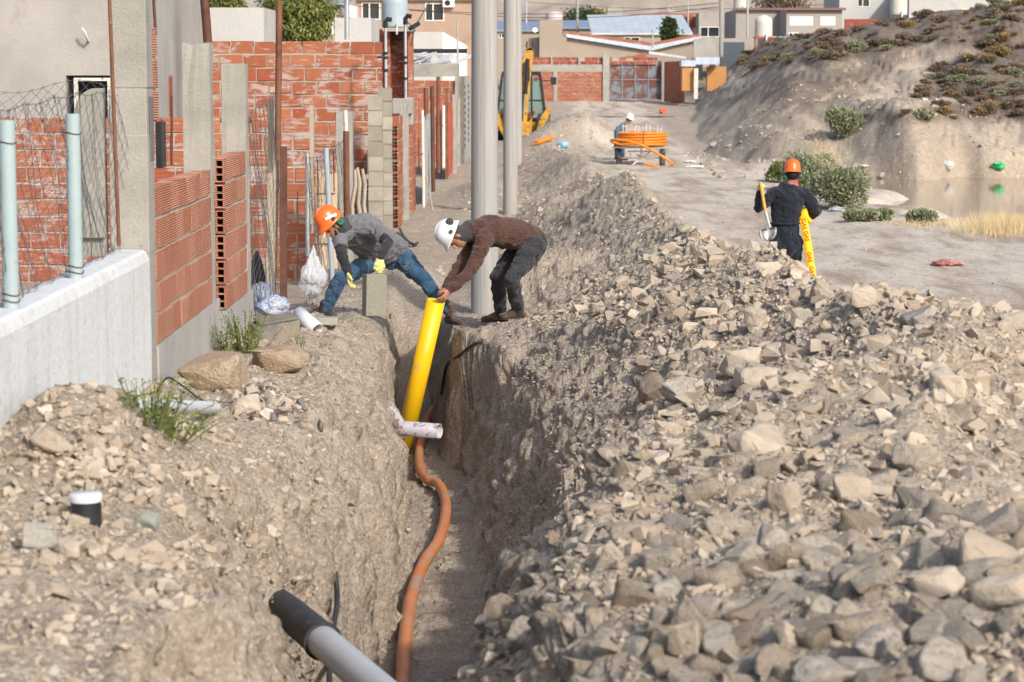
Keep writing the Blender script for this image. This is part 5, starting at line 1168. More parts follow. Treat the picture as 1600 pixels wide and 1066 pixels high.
f = Flesh(); g_ = lambda x, y, z: hc + HM @ V3(x, y, z); f.ell(g_(-.03, 0, .03), (.098, .086, .105), HM); f.ell(g_(-.035, 0, -.06), (.07, .076, .075), HM); f.limb([g_(-.03, 0, -.05), nk], [.085, .095]); f.build('hood', HOODG, e, .009, 4, .012, .05)
f = Flesh(); f.ell(g_(.045, 0, -.083), (.042, .047, .03), HM); f.limb([g_(.035, -.052, -.03), g_(.05, -.035, -.075), g_(.05, .035, -.075), g_(.035, .052, -.03)], [.014, .02, .02, .014]); f.build('beard', HAIR, e, .006, 3)
helmet(hc + HM @ V3(-.012, 0, .05), HM, HORA, e, cups=[(1, (-.035, -.045, .075)), (-1, (-.035, -.045, .075))], stripe=True)
hand('glove', wR, A(549, 458, 21.65) - wR, (.5, -.2, -.1), GLOVE, e, .35, 1, .19, .1, 1.2); hand('glove', wL + V3(0, 0, -.01), A(588, 428, 21.55) - wL, (-.1, .95, -.2), GLOVE, e, .38, 1, .19, .14, 1.2, .9)
boot('boot', aR, aR + V3(-.2, -.1, 0), e, sole_z=gz(aR.x, aR.y) - .005); boot('boot', aL, aL + V3(.12, -.2, 0), e, sole_z=A(708, 508, 22.2).z)
# ---- worker 2: white helmet, brown top ----
e = mk_person((0, 22.5, 0), 'person in white helmet, brown top and grey trousers leaning to grip the yellow pipe')
pel, bel, che, nk = A(829, 374, 22.6), A(800, 368, 22.52), A(766, 360, 22.4), A(738, 362, 22.32)
sN, eN, wN = A(756, 376, 22.14), A(738, 420, 21.98), A(701, 455, 21.82); sF, eF, wF = A(750, 360, 22.62), A(722, 410, 22.32), A(696, 450, 22.05)
hA, kA, aA = A(816, 385, 22.78), A(778, 432, 22.60), A(783, 489, 22.80); hB, kB, aB = A(836, 384, 22.45), A(799, 436, 22.20), A(810, 482, 22.50)
hc = A(713, 370, 22.24); HM = frame((-.34, -.22, -.92), (-.90, -.05, .40)); side = sN - sF
body(e, pel, bel, che, nk, [(sN, eN, wN), (sF, eF, wF)], [(hA, kA, aA), (hB, kB, aB)], hc, HM, side); eyes(hc, HM, e)
f = Flesh(); f.limb([pel + V3(-.02, 0, .02), bel + V3(0, 0, .01), che, nk], [(.18, .14), (.19, .155), (.215, .15), (.115, .105)], side=side)
f.limb([che, sN], [.12, .088]); f.limb([che, sF], [.12, .088]); 
for s_, el, w_ in ((sN, eN, wN), (sF, eF, wF)): f.limb([s_, s_.lerp(el, .5), el, w_], [.09, .075, .062, .043])
f.build('brown_top', BROWN, e, .011, 5, .035, .09)
f = Flesh(); f.limb([pel + V3(-.03, 0, -.0), pel + V3(.05, 0, -.04)], [(.17, .14), (.16, .13)], side=side)
for h_, kn, an in ((hA, kA, aA), (hB, kB, aB)): f.limb([h_, h_.lerp(kn, .5), kn, kn.lerp(an, .4), an + V3(0, 0, -.03)], [.118, .10, .078, .076, .062])
f.build('trousers', GREYT, e, .011, 5, .035, .09)
f = Flesh(); g_ = lambda x, y, z: hc + HM @ V3(x, y, z); f.ell(g_(-.03, 0, .02), (.095, .088, .10), HM); f.limb([g_(-.02, 0, -.04), nk + V3(-.02, 0, .02)], [.082, .10]); f.build('hood', HOODG, e, .009, 4, .012, .05)
helmet(hc + HM @ V3(-.01, 0, .045), HM, HWHI, e, cups=[(1, (-.09, .07, .055)), (-1, (-.09, .07, .055))], cupmat=MUFK)
hand('hand', wN, A(688, 476, 21.72) - wN, (-.8, .5, .1), SKIN, e, .42, -1, .18, .2); hand('hand', wF, A(683, 462, 21.9) - wF, (-.2, -.5, -.8), SKIN, e, .55, 1, .18, .2)
boot('boot', aA, aA + V3(-.22, -.1, 0), e, sole_z=A(770, 506, 22.6).z); boot('boot', aB, aB + V3(-.2, -.12, 0), e, sole_z=A(800, 500, 22.35).z)
# ---- worker 3: shovel carrier seen from behind ----
Y3 = 30.0; e = mk_person((3.6, Y3, -.5), 'person in orange helmet and navy coverall walking away with a shovel and yellow tape')
pel, wst, che, nk = A(1228, 372, Y3), A(1226, 347, Y3), A(1231, 310, Y3 - .02), A(1237, 289, Y3)
sL, eL, wL = A(1209, 303, Y3), A(1186, 325, Y3 - .05), A(1187, 300, Y3 - .12); sR, eR, wR = A(1260, 305, Y3), A(1275, 329, Y3 - .02), A(1259, 341, Y3 + .12)
gl = gz(3.5, Y3); hL, kL, aL = A(1216, 378, Y3), A(1214, 420, Y3 - .05), Vector((A(1213, 450, Y3).x, Y3, gl + .10)); hR, kR, aR = A(1241, 378, Y3), A(1240, 418, Y3 + .14), Vector((A(1238, 450, Y3).x, Y3 + .1, gl + .10))
hc = A(1238, 272, Y3 + .0); HM = frame((.05, 1, -.12), (0, .1, 1)); side = V3(1, 0, 0)
body(e, pel, wst, che, nk, [(sL, eL, wL), (sR, eR, wR)], [(hL, kL, aL), (hR, kR, aR)], hc, HM, side)
f = Flesh(); f.limb([A(1228, 386, Y3), pel, wst, che, A(1234, 297, Y3)], [(.185, .14), (.19, .145), (.185, .13), (.225, .145), (.15, .11)], side=side)
f.limb([A(1236, 300, Y3), sL], [.10, .09]); f.limb([A(1236, 300, Y3), sR], [.10, .09])
for s_, el, w_ in ((sL, eL, wL), (sR, eR, wR)): f.limb([s_, s_.lerp(el, .5), el, w_], [.09, .082, .074, .052])
for h_, kn, an in ((hL, kL, aL), (hR, kR, aR)): f.limb([h_, h_.lerp(kn, .5), kn, kn.lerp(an, .5), an], [.125, .11, .088, .08, .07])
f.build('coverall', NAVY, e, .013, 5, .04, .10)
m = MB(); m.tube([A(1227 + 24 * math.cos(a), 347, Y3 - .14 * math.sin(a)) if False else Vector((A(1227, 348, Y3).x + .19 * math.cos(a), Y3 + .15 * math.sin(a), A(1227, 349, Y3).z)) for a in [i * math.pi / 12 for i in range(25)]], .012, 6, cap=False); rel(e, m.build('waist_seam', NAVY))
f = Flesh(); f.limb([A(1237, 292, Y3), A(1238, 283, Y3)], [(.088, .08), (.075, .07)], side=side); f.build('neck_scarf', PINK, e, .008, 3, .01, .04)
f = Flesh(); f.ell(hc + V3(0, -.015, .0), (.082, .095, .10)); f.build('hair', HAIR, e, .009, 3)
helmet(hc + V3(0, 0, .03), HM, HORA, e, cups=[(1, (-.02, -.06, .082)), (-1, (-.02, -.06, .082))])
hand('glove', wL, V3(.0, -.15, 1), (.5, -.6, 0), GLOVE, e, 1.2, 1, .16, .05, 1.25); hand('glove', wR, V3(-.9, .1, -.3), (0, .3, 1), GLOVE, e, .5, 1, .18, .1, 1.2)
boot('boot', aL, aL + V3(0, .2, 0), e, sole_z=gl); boot('boot', aR, aR + V3(0, .2, 0), e, sole_z=gl)
# shovel, held
ps = wL + V3(.0, -.06, .08); A0, A1, A2 = A(1188, 285, Y3 - .2), A(1196, 331, Y3 - .22), A(1203, 356, Y3 - .25); e2 = empty('shovel', A1, 'short shovel with yellow wooden handle and steel blade carried over the back', 'shovel')
m = MB(); m.tube([A0, A0.lerp(A1, .5), A1], .021, 10); rel(e2, m.build('handle', mat_var('yellow_wood', (.52, .28, .05, 1), (.62, .36, .09, 1), 4, .6)))
m = MB(); m.tube([A1, A1.lerp(A2, .6), A2], [.023, .018, .015], 10); rel(e2, m.build('socket', GALV))
m = MB(); n_ = 9; vs = []; B0 = A2; dn = (A(1208, 366, Y3 - .28) - A2).normalized()
out = [(.02, -.02), (-.02, .075), (.02, .10), (.10, .105), (.17, .085), (.225, .03), (.235, 0)]
for i, (t, w_) in enumerate([(0, .03), (.01, .095), (.06, .105), (.12, .10), (.17, .08), (.205, .045), (.22, .01)]):
    for j in range(-3, 4): q = j / 3.0; vs.append(B0 + V3(-.03, 0, 0) + V3(1, .15, .12) * (w_ * q * 1.15) + V3(0, -.25, -1).normalized() * t * .78 + V3(0, -.035 * q * q, 0))
fs = [(i * 7 + j, i * 7 + j + 1, i * 7 + j + 8, i * 7 + j + 7) for i in range(6) for j in range(6)]; m.add(vs, fs, smooth=True)
b = rel(e2, m.build('blade', mat_var('scuffed_steel', (.10, .10, .105, 1), (.20, .195, .19, 1), 12, .4, 60, .001, .5))); b.modifiers.new('s', 'SOLIDIFY').thickness = .004
# tape roll and hanging strip with GAS print
TAPE = NT('yellow_warning_tape').fin((.80, .52, .01, 1), .35, spec=.4); TRED = NT('red_print').fin((.55, .05, .01, 1), .5)
e3 = empty('warning_tape', A(1259, 338, Y3 - .02), 'roll of yellow GAS warning tape under the arm, its strip hanging to the ground', 'warning tape')
m = MB(); C = A(1258, 338, Y3 + .02); m.lathe([(.035, -.06), (.10, -.065), (.108, -.05), (.108, .05), (.10, .065), (.035, .06), (.035, -.06)], 30, Matrix.Translation(C) @ Matrix.Rotation(R(68), 4, 'Y') @ Matrix.Rotation(R(20), 4, 'X')); rel(e3, m.build('tape_roll', TAPE))
T0, T1 = A(1255, 344, Y3 - .10), A(1271, 437, Y3 - .16); m = MB(); n_ = 24; vs = []; Wt = .052; ax = (T1 - T0).normalized(); rt = ax.cross(V3(0, 1, 0)).normalized()
if rt.x < 0: rt = -rt
def tp(t, s_): return T0.lerp(T1, t) + rt * s_ * Wt + V3(.006 * math.sin(t * 5), 0, 0)
for i in range(n_ + 1): vs += [tp(i / n_, -1 * (1 if i < n_ else .55)), tp(i / n_, 1 * (1 if i < n_ else .55))]
m.add(vs, [(2 * i, 2 * i + 1, 2 * i + 3, 2 * i + 2) for i in range(n_)], smooth=True); s_ = rel(e3, m.build('hanging_strip', TAPE)); s_.modifiers.new('s', 'SOLIDIFY').thickness = .0015
def text_mesh(body_, size, mat, M, name='lettering', ext=.001, bold=.0):
    c = bpy.data.curves.new('t', 'FONT'); c.body = body_; c.size = size; c.extrude = ext; c.align_x = 'CENTER'; c.align_y = 'CENTER'; c.offset = bold
    o = bpy.data.objects.new('t', c); COL.objects.link(o); dg = bpy.context.evaluated_depsgraph_get(); me = bpy.data.meshes.new_from_object(o.evaluated_get(dg)); bpy.data.objects.remove(o)
    me.materials.clear(); me.materials.append(mat); me.transform(M); q = bpy.data.objects.new(name, me); COL.objects.link(q); return q
nrm = rt.cross(ax); nrm = nrm if nrm.y < 0 else -nrm
for t in (.07, .27, .62, .86):
    xa_ = ax; ya_ = nrm.cross(xa_); M = Matrix((xa_, ya_, nrm)).transposed().to_4x4(); M.translation = tp(t, 0) + nrm * .004
    q = text_mesh('GAS', .074, TRED, M, bold=.003); q.parent = s_
# ---- worker 4: beside the cart ----
Y4 = 78.5; e = mk_person((3.9, Y4, -.6), 'person in white helmet and blue shirt standing behind the cart with the orange coil')
pel, che, nk = A(967, 222, Y4), A(967, 206, Y4), A(973, 196, Y4); hc = A(983, 187, Y4 - .05); HM = frame((.75, -.4, -.35), (.2, -.1, 1)); side = V3(.6, .8, 0); g4 = gz(3.7, Y4)
sN, eN, wN = A(975, 203, Y4 - .15), A(976, 215, Y4 - .2), A(982, 214, Y4 - .45); sF, eF, wF = A(965, 201, Y4 + .15), A(966, 214, Y4 + .25), A(975, 216, Y4 + .1)
lg = [(A(964, 224, Y4 + .1), A(964, 240, Y4 + .1), Vector((A(963, 250, Y4).x, Y4 + .1, g4 + .1))), (A(971, 224, Y4 - .1), A(973, 240, Y4 - .15), Vector((A(972, 250, Y4).x, Y4 - .1, g4 + .1)))]
body(e, pel, pel.lerp(che, .5), che, nk, [(sN, eN, wN), (sF, eF, wF)], lg, hc, HM, side); eyes(hc, HM, e)
f = Flesh(); f.limb([pel, pel.lerp(che, .5), che, nk], [(.17, .14), (.18, .15), (.20, .15), (.10, .10)], side=side)
for s_, el, w_ in ((sN, eN, wN), (sF, eF, wF)): f.limb([che.lerp(nk, .5), s_, el, w_], [.1, .08, .062, .045])
f.build('shirt', BLUESH, e, .016, 4, .03, .1)
f = Flesh(); f.limb([pel, pel + V3(0, 0, -.1)], [(.165, .13), (.16, .13)], side=side)
for h_, kn, an in lg: f.limb([h_, kn, an], [.11, .078, .06])
f.build('trousers', JEANS, e, .016, 4, .03, .1); helmet(hc + HM @ V3(-.01, 0, .05), HM, HWHI, e)
f = Flesh(); f.ell(hc + HM @ V3(-.025, 0, .0), (.09, .08, .09), HM); f.build('hair', HAIR, e, .012, 3)
hand('hand', wN, V3(.8, -.3, -.3), (0, 0, -1), SKIN, e, .5, 1); hand('hand', wF, V3(.8, -.3, -.3), (0, 0, -1), SKIN, e, .5, -1)
for h_, kn, an in lg: boot('boot', an, an + V3(.2, -.1, 0), e, sole_z=g4)
# ================= PIPES, DEBRIS, PLANTS =================
def free(name, lb, cat, pts, r, mat, n=14, hollow=False, smoothpts=True):
    pts = [Vector(p) for p in pts]
    if smoothpts and len(pts) > 2:
        Q = []
        for i in range(len(pts) - 1):
            p0, p1, p2, p3 = pts[max(i - 1, 0)], pts[i], pts[i + 1], pts[min(i + 2, len(pts) - 1)]
            for k_ in range(6):
                t = k_ / 6; Q.append(.5 * ((2 * p1) + (p2 - p0) * t + (2 * p0 - 5 * p1 + 4 * p2 - p3) * t * t + (3 * p1 - p0 - 3 * p2 + p3) * t ** 3))
        Q.append(pts[-1]); pts = Q
    m = MB(); m.tube(pts, r, n, cap=not hollow)
    b = pts[0].copy(); m.v = [(x - b.x, y - b.y, z - b.z) for x, y, z in m.v]; o = m.build(name, mat); o.location = b
    if hollow: s_ = o.modifiers.new('s', 'SOLIDIFY'); s_.thickness = -.008
    return tag(o, lb, cat)
YPE = mat_var('yellow_gas_pipe', (.70, .41, .005, 1), (.77, .47, .01, 1), 3, .38, 40, .0006, spots=(.46, .34, .14, 1), spotscale=8, spotcut=(.58, .74))
T, B = at(681, 470, 21.85), at(625, 722, 22.1); e = empty('gas_pipe', B, 'thick yellow gas pipe slanting up out of the trench to the bare hands', 'pipe')
m = MB(); m.tube([B, T], .078, 28, cap=False); o = rel(e, m.build('pipe', YPE)); o.modifiers.new('s', 'SOLIDIFY').thickness = -.012
m = MB(); m.tube([B + (T - B) * .01, T - (T - B) * .012], .064, 20, cap=True); 
m = MB(); ax = (T - B).normalized(); fr = V3(0, -1, 0); fr = (fr - ax * fr.dot(ax)).normalized(); sd = ax.cross(fr); dirn = (fr * .97 - sd * .22).normalized()
if (sd.x > 0): dirn = (fr * .97 - sd * .22).normalized()
else: dirn = (fr * .97 + sd * .22).normalized()
t = .06; L = (T - B).length; rr = random.Random(4)
while t < .94:
    dl = rr.uniform(.008, .02) if int(t * 9) % 3 else rr.uniform(.02, .035); p = B + ax * t * L + dirn * .0785; q = B + ax * min(t + dl, .95) * L + dirn * .0785; m.bar(p, q, .010, .005, up=dirn); t += dl + rr.uniform(.004, .012)
rel(e, m.build('printed_line', NT('black_print').fin((.03, .03, .02, 1), .6)))
# terracotta coloured conduit on the trench floor
TERR = mat_var('dusty_orange_conduit', (.50, .155, .045, 1), (.60, .21, .07, 1), 2.5, .5, 40, .0006, spots=(.34, .25, .18, 1), spotscale=5, spotcut=(.48, .66))
def floorpts(l, up): return [floor_pt(u, v, up + .035) for u, v in l]
p = floorpts([(626, 1100), (629, 1060), (633, 1000), (642, 935), (662, 880), (685, 845), (696, 805), (695, 777), (684, 756), (668, 750), (657, 735), (655, 705), (662, 675), (668, 655)], .05)
p = [p[0] + (p[0] - p[1]) * 2.0] + p; p.append(p[-1] + V3(.05, .35, .05))
free('orange_conduit', 'dusty orange conduit winding along the trench floor under the muddy white pipe', 'conduit', p, .043, TERR, 18)
# muddy white pipe with a branch
Yp = 20.2; a, b = at(612, 668, Yp + .05), at(687, 674, Yp - .15); e = empty('drain_pipe', a, 'muddy white drain pipe with a slanted branch sticking out of the left trench wall', 'pipe')
m = MB(); m.tube([a - (b - a) * 1.0, a, b], .062, 20, cap=False); o = rel(e, m.build('pipe', PVCD)); o.modifiers.new('s', 'SOLIDIFY').thickness = -.006
c = a.lerp(b, .22); d = at(604, 634, Yp - .1); m = MB(); m.tube([c, c.lerp(d, .5), d], .058, 18); m.tube([a.lerp(b, .32), a.lerp(b, .40)], .067, 18); rel(e, m.build('branch', PVCD))
# cables in the trench
p = [hitc(760, 532, -.02), hitc(742, 543, .08), hitc(715, 560, .14), hitc(698, 588, .16), hitc(690, 615, .12), hitc(694, 640, .0)]
free('black_cable', 'black cable looping out of the right trench wall', 'cable', p, .014, BLACK, 10)
p = [hitc(498, 848, -.02), hitc(512, 870, .28), hitc(522, 900, .50), hitc(527, 940, .62), hitc(521, 985, .66), hitc(516, 1030, .66), hitc(514, 1080, .66)]
free('black_hose', 'black hose hanging down the left trench wall beside the big grey pipe', 'hose', p, .0135, DUSTYBLK, 10)
# big pipe with black coupler, lower left
A0, A1, A2 = at(452, 957, 10.1), at(505, 1003, 9.6), at(640, 1120, 8.3); e = empty('sewer_pipe', A1, 'big grey white pipe with a black rubber coupler poking out of the lower left bank', 'pipe')
m = MB(); m.tube([A0, A1, A2], .070, 32); rel(e, m.build('pipe', PVCG)); d = (A1 - A0).normalized()
m = MB(); S0 = at(418, 936, 10.45); K = [S0 - V3(.12, -.1, -.005), S0 - V3(.02, 0, 0), at(432, 944, 10.3), at(447, 954, 10.15), A0.lerp(A1, .45), A1 - d * .03, A1 - d * .02, A1]
m.tube(K[:1] + [K[0].lerp(K[2], .5), K[2], K[3], K[4], K[5], K[6], K[7]], [.045, .06, .077, .077, .078, .079, .086, .086], 32); rel(e, m.build('coupler', DUSTYBLK))
# capped stub
p = hit(135, 815); p0 = at(135, 815, p.y); e = empty('capped_stub', p0, 'black pipe stub with a white cap standing in the rubble on the left', 'pipe'); s_ = p.y / FP
m = MB(); m.lathe([(24 * s_, -.15), (24 * s_, 36 * s_)], 28); m.build('stub', BLACK, e); m = MB(); m.lathe([(25.5 * s_, 33 * s_), (26 * s_, 35 * s_), (26 * s_, 44 * s_), (24.5 * s_, 46 * s_), (.001, 46.5 * s_)], 32); m.build('cap', PVC, e)
# white stub near the first worker, ground pipes
p = hit(480, 505); a, b = at(466, 494, p.y + .05) + V3(0, 0, .03), at(496, 521, p.y - .12) + V3(0, 0, .03); free('white_pipe', 'short white pipe offcut lying by the left foot of the block handler', 'pipe', [a, b], .055, PVC, 20, True, False)
a, b = hit(255, 637, up=.04), hit(335, 640, up=.04); free('white_pipe', 'white pipe lying on the ground behind the weeds at the white wall', 'pipe', [a - (b - a) * .3, b], .035, PVC, 14, False, False)
free('black_cable', 'thin black cable arching beside the brick footing behind the weeds', 'cable', [hit(246, 612, up=.02), at(262, 598, hit(262, 612).y) + V3(0, 0, .03), at(285, 603, hit(285, 615).y), at(310, 622, hit(310, 628).y), hit(335, 634, up=.02)], .006, BLACK, 6)
free('black_hose_loop', 'loop of black hose hanging on the low grey wall by the block columns', 'hose', [at(576 + 15 * math.cos(a_), 296 + 3.5 * math.sin(a_), 31.1) for a_ in [i * 2 * math.pi / 12 for i in range(13)]], .012, BLACK, 6)
free('black_hose', 'black hose curving over the dirt between the two bending workers', 'hose', [hit(625, 358, up=.05), hit(632, 372, up=.06), hit(645, 382, up=.04), hit(652, 380, up=.03)], .022, BLACK, 8)
# held concrete block
BLK = mat_var('rough_concrete_block', (.22, .205, .165, 1), (.34, .32, .265, 1), 60, .95, 150, .012, spots=(.12, .11, .09, 1), spotscale=90, spotcut=(.58, .66))
c = at(585, 461, 21.6); m = MB(); m.box((0, 0, 0), (.205, .13, .40), jit=.003); o = m.build('concrete_block', BLK, None, .005); o.location = c; o.rotation_euler = (R(-4), R(3), R(22)); tag(o, 'grey concrete block standing on its end under the yellow glove', 'block')
# boulders
def boulder(lb, u, v, wpx, hpx, Yoff=0, seed=0, mesh=None, cat='boulder', rz=0, tilt=.0, mat=None):
    p = hit(u, v); Y = p.y + Yoff; s_ = Y / FP; o = bpy.data.objects.new('boulder', LIBB[seed % len(LIBB)] if mesh is None else mesh); COL.objects.link(o)
    bb_ = [max(q[i] for q in o.bound_box) - min(q[i] for q in o.bound_box) for i in range(3)]
    o.scale = (wpx * s_ / bb_[0], wpx * s_ * .8 / bb_[1], hpx * s_ / bb_[2]); o.location = (p.x, Y, p.z + hpx * s_ * .32); o.rotation_euler = (0, tilt, rz)
    if mat: o.material_slots[0].link = 'OBJECT'; o.material_slots[0].material = mat
    return tag(o, lb, cat)
BST = mat_var('tan_boulder', (.36, .27, .185, 1), (.47, .375, .275, 1), 5, .93, 30, .03, spots=(.27, .20, .14, 1), spotscale=7, spotcut=(.55, .7))
boulder('biggest tan boulder leaning against the brick footing beside the weeds', 332, 603, 108, 66, 0, 3, mat=BST, tilt=.10); boulder('second tan boulder right of the biggest one by the weeds', 428, 588, 96, 48, .3, 6, mat=BST)
for u, v, w_, h_, sd_, lb in ((60, 858, 92, 56, 5, 'white chalky stone slab in front of the capped stub'), (112, 872, 48, 40, 7, 'brown stone right beside the white chalky slab'), (385, 652, 52, 42, 8, 'tan stone at the near edge of the heap below the boulders'), (440, 640, 60, 44, 9, 'tan stone on the right of the heap below the boulders'),
                           (1295, 468, 58, 40, 2, 'squarish pale stone at the ridge end below the tape strip'), (1345, 478, 46, 40, 4, 'rounded pale stone right of the squarish stone below the tape'), (1180, 515, 44, 60, 10, 'tall upright pale slab on the middle slope of the spoil'), (1160, 583, 66, 52, 11, 'large pale block on the spoil in front of the upright slab'),
                           (1185, 603, 88, 40, 12, 'long flat pale slab just right of the large pale block'), (1482, 622, 74, 54, 13, 'large rounded pale boulder near the right edge of the near spoil'), (1590, 520, 60, 36, 14, 'dark topped stone cut by the right edge of the picture'), (1190, 705, 104, 52, 15, 'wide greyish stone with a dark hollow under it'),
                           (1225, 792, 56, 58, 16, 'cream block below the wide greyish stone'), (1330, 780, 60, 50, 17, 'cream angular block right of the centre of the near rubble'), (1540, 890, 100, 66, 18, 'large pale wedge of stone at the right edge of the rubble'), (1570, 945, 110, 56, 19, 'broad grey slab in the lower right corner'),
                           (1070, 1020, 62, 70, 1, 'cream egg shaped stone at the bottom of the near rubble'), (1235, 1005, 56, 64, 2, 'upright cream stone at the bottom right of the rubble'), (930, 1022, 62, 44, 3, 'smooth blue grey cobble in the near rubble'), (1460, 930, 96, 52, 6, 'flat cream stone above the broad grey slab'),
                           (232, 825, 38, 32, 8, 'greenish grey pebble on the sandy bank right of the capped stub'), (85, 700, 70, 36, 12, 'flat sandy stone on the heap against the white wall'), (150, 745, 60, 40, 9, 'sandy block on the heap just above the capped stub')):
    mt = {'smooth blue grey cobble in the near rubble': mat_var('blue_grey_cobble', (.11, .12, .14, 1), (.17, .18, .20, 1), 6, .8), 'white chalky stone slab in front of the capped stub': mat_var('chalky_stone', (.58, .54, .46, 1), (.68, .65, .58, 1), 9, .9, 40, .02),
          'greenish grey pebble on the sandy bank right of the capped stub': mat_var('green_grey_pebble', (.20, .21, .18, 1), (.26, .27, .23, 1), 6, .8)}.get(lb)
    boulder(lb, u, v, w_, h_, 0, sd_, cat='stone', rz=random.uniform(-.6, .6), tilt=random.uniform(-.15, .15), mat=mt)
# heap of stones between the boulders and the trench, as part of the pebbly ground
ids = []
rs = np.random.RandomState(5); base = len(sx)
def cluster(cu, cv, ru, rv, n, s0, s1, name, lb, rise=0.1):
    global sx, sy, sz, ss
    X, Y_, Z, S_ = [], [], [], []
    c0 = hit(cu, cv)
    for i in range(n):
        a, r_ = rs.uniform(0, 6.28), abs(rs.normal(0, .5)); dx, dy = r_ * math.cos(a) * ru, r_ * math.sin(a) * rv
        x, y = c0.x + dx, c0.y + dy; s_ = s0 + (s1 - s0) * rs.uniform() ** 2.2; X.append(x); Y_.append(y); S_.append(s_); Z.append(gz(x, y) + rise * max(0, 1 - r_) * rs.uniform(0, 1))
    sx = np.concatenate([sx, X]); sy = np.concatenate([sy, Y_]); sz = np.concatenate([sz, Z]); ss = np.concatenate([ss, S_])
    merge_small(range(len(sx) - n, len(sx)), name, lb)
cluster(415, 640, .42, .9, 240, .03, .13, 'stone_heap', 'small heap of broken stones between the boulders and the trench', .16)
cluster(150, 720, .50, 1.0, 420, .02, .10, 'stone_heap', 'sandy heap of broken stones against the white wall', .04)
# dirty blocks and rubbish near the frontage
GB = mat_var('dirty_grey_block', (.10, .105, .11, 1), (.28, .24, .18, 1), 5, .9, 40, .01)
p = hit(430, 528); m = MB(); m.box((0, 0, .06), (.36, .22, .14), jit=.006); m.box((.02, .0, .145), (.30, .2, .03), jit=.01); o = m.build('broken_block', GB, None, .008); o.location = p; o.rotation_euler = (.1, -.12, .35); tag(o, 'dirty hollow block fragment lying in front of the white plastic bags', 'block')
p = hit(505, 508); m = MB(); m.box((0, 0, .03), (.26, .18, .06), jit=.006); o = m.build('stone_slab', CONC, None, .008); o.location = p; tag(o, 'thin grey slab under the left boot of the block handler', 'slab')
def crumple(name, lb, cat, c, size, mat, seed, voxels=0, hang=False):
    r_ = random.Random(seed); bm = bmesh.new(); bmesh.ops.create_icosphere(bm, subdivisions=4, radius=1.0); co = np.array([v.co for v in bm.verts])
    n1 = fbm(co[:, 0] * 1.6 + seed, co[:, 1] * 1.6, co[:, 2] * 1.6, octv=2, seed=seed); n2 = np.abs(fbm(co[:, 0] * 4, co[:, 1] * 4, co[:, 2] * (1.2 if hang else 4), octv=3, seed=seed + 3))
    for v, a, b in zip(bm.verts, n1, n2):
        q = v.co * (1 + a * .5 - b * .28)
        if hang: k_ = .35 + .65 * sstep(1.0, -.5, np.array(q.z)); q.x *= float(k_); q.y *= float(k_)
        v.co = Vector((q.x * size[0], q.y * size[1], q.z * size[2]))
    me = bpy.data.meshes.new(name); bm.to_mesh(me); bm.free(); me.materials.append(mat); o = bpy.data.objects.new(name, me); COL.objects.link(o); o.location = c; return tag(o, lb, cat)
PBAG = NT('white_plastic_film'); PBAG = PBAG.fin((.62, .63, .65, 1), .35, PBAG.bump(PBAG.noise(12, 5, .6, sc=(1, 1, .4)), .02, .8), trans=.0, alpha=.62, spec=.5)
crumple('plastic_bag', 'hanging translucent white plastic bag left of the orange helmet worker', 'bag', at(490, 424, 23.6), (.14, .10, .25), PBAG, 3, hang=True)
BB = mat_var('blue_white_film', (.05, .13, .30, 1), (.48, .50, .52, 1), 5, .4, 12, .02)
p = hit(430, 492, y1=30); crumple('plastic_sack', 'crumpled white and blue plastic sack on the ground left of the flat brown post', 'sack', p + V3(-.02, 0, .08), (.14, .12, .10), BB, 8)
p = hit(404, 485, y1=30); crumple('plastic_sack', 'grey blue plastic rubbish beside the end of the brick footing', 'sack', p + V3(0, .3, .10), (.12, .12, .16), mat_var('grey_blue_film', (.10, .14, .19, 1), (.42, .46, .52, 1), 9, .4, 12, .02), 12)
crumple('black_cloth', 'black rag hanging on the wire left of the timber post', 'rag', at(402, 420, 24.3), (.09, .06, .20), BLACK, 15, hang=True)
p = hit(880, 232); crumple('blue_bag', 'light blue plastic bag on top of the far spoil ridge', 'bag', p + V3(0, 0, .1), (.22, .2, .14), mat_var('light_blue_film', (.18, .36, .52, 1), (.3, .5, .66, 1), 5, .4), 18)
free('orange_conduit', 'short piece of orange pipe lying on the mound by the backhoe', 'pipe', [hit(838, 224, up=.1), hit(862, 216, up=.12)], .09, ORA, 8, False, False)
p = hit(1480, 414); crumple('red_cloth', 'red and white cloth crumpled on the road at the right', 'rag', p + V3(0, 0, .03), (.26, .3, .06), mat_var('red_white_cloth', (.30, .03, .025, 1), (.50, .36, .33, 1), 6, .9), 21)
p = hit(1308, 330); crumple('blue_cloth', 'pale blue rag lying below the grey green bushes', 'rag', p + V3(0, 0, .04), (.2, .15, .06), mat_var('pale_blue_rag', (.25, .31, .36, 1), (.36, .41, .45, 1), 6, .9), 24)
p = hit(1560, 268); crumple('green_bag', 'bright green plastic bag at the far edge of the pond', 'bag', p + V3(0, 0, .1), (.2, .2, .15), mat_var('green_film', (.03, .36, .10, 1), (.1, .5, .2, 1), 6, .4), 27)
p = hit(1480, 268); crumple('white_bag', 'white plastic bag at the far edge of the pond', 'bag', p + V3(0, 0, .1), (.2, .2, .15), PBAG, 28)
p = hit(1335, 290); crumple('white_bag', 'small white bag caught behind the grey green bushes', 'bag', p + V3(0, 0, .1), (.12, .1, .1), PBAG, 29)
p = hit(1036, 178); crumple('orange_helmet_like_ball', 'x', 'ball', p, (.01, .01, .01), ORA, 30); bpy.data.objects.remove(bpy.data.objects['orange_helmet_like_ball'])
crumple('orange_bucket', 'small orange object lying beside the far puddle', 'bucket', p + V3(0, 0, .12), (.17, .17, .16), mat_var('orange_red_plastic', (.55, .12, .05, 1), (.6, .16, .07, 1), 4, .5), 31)
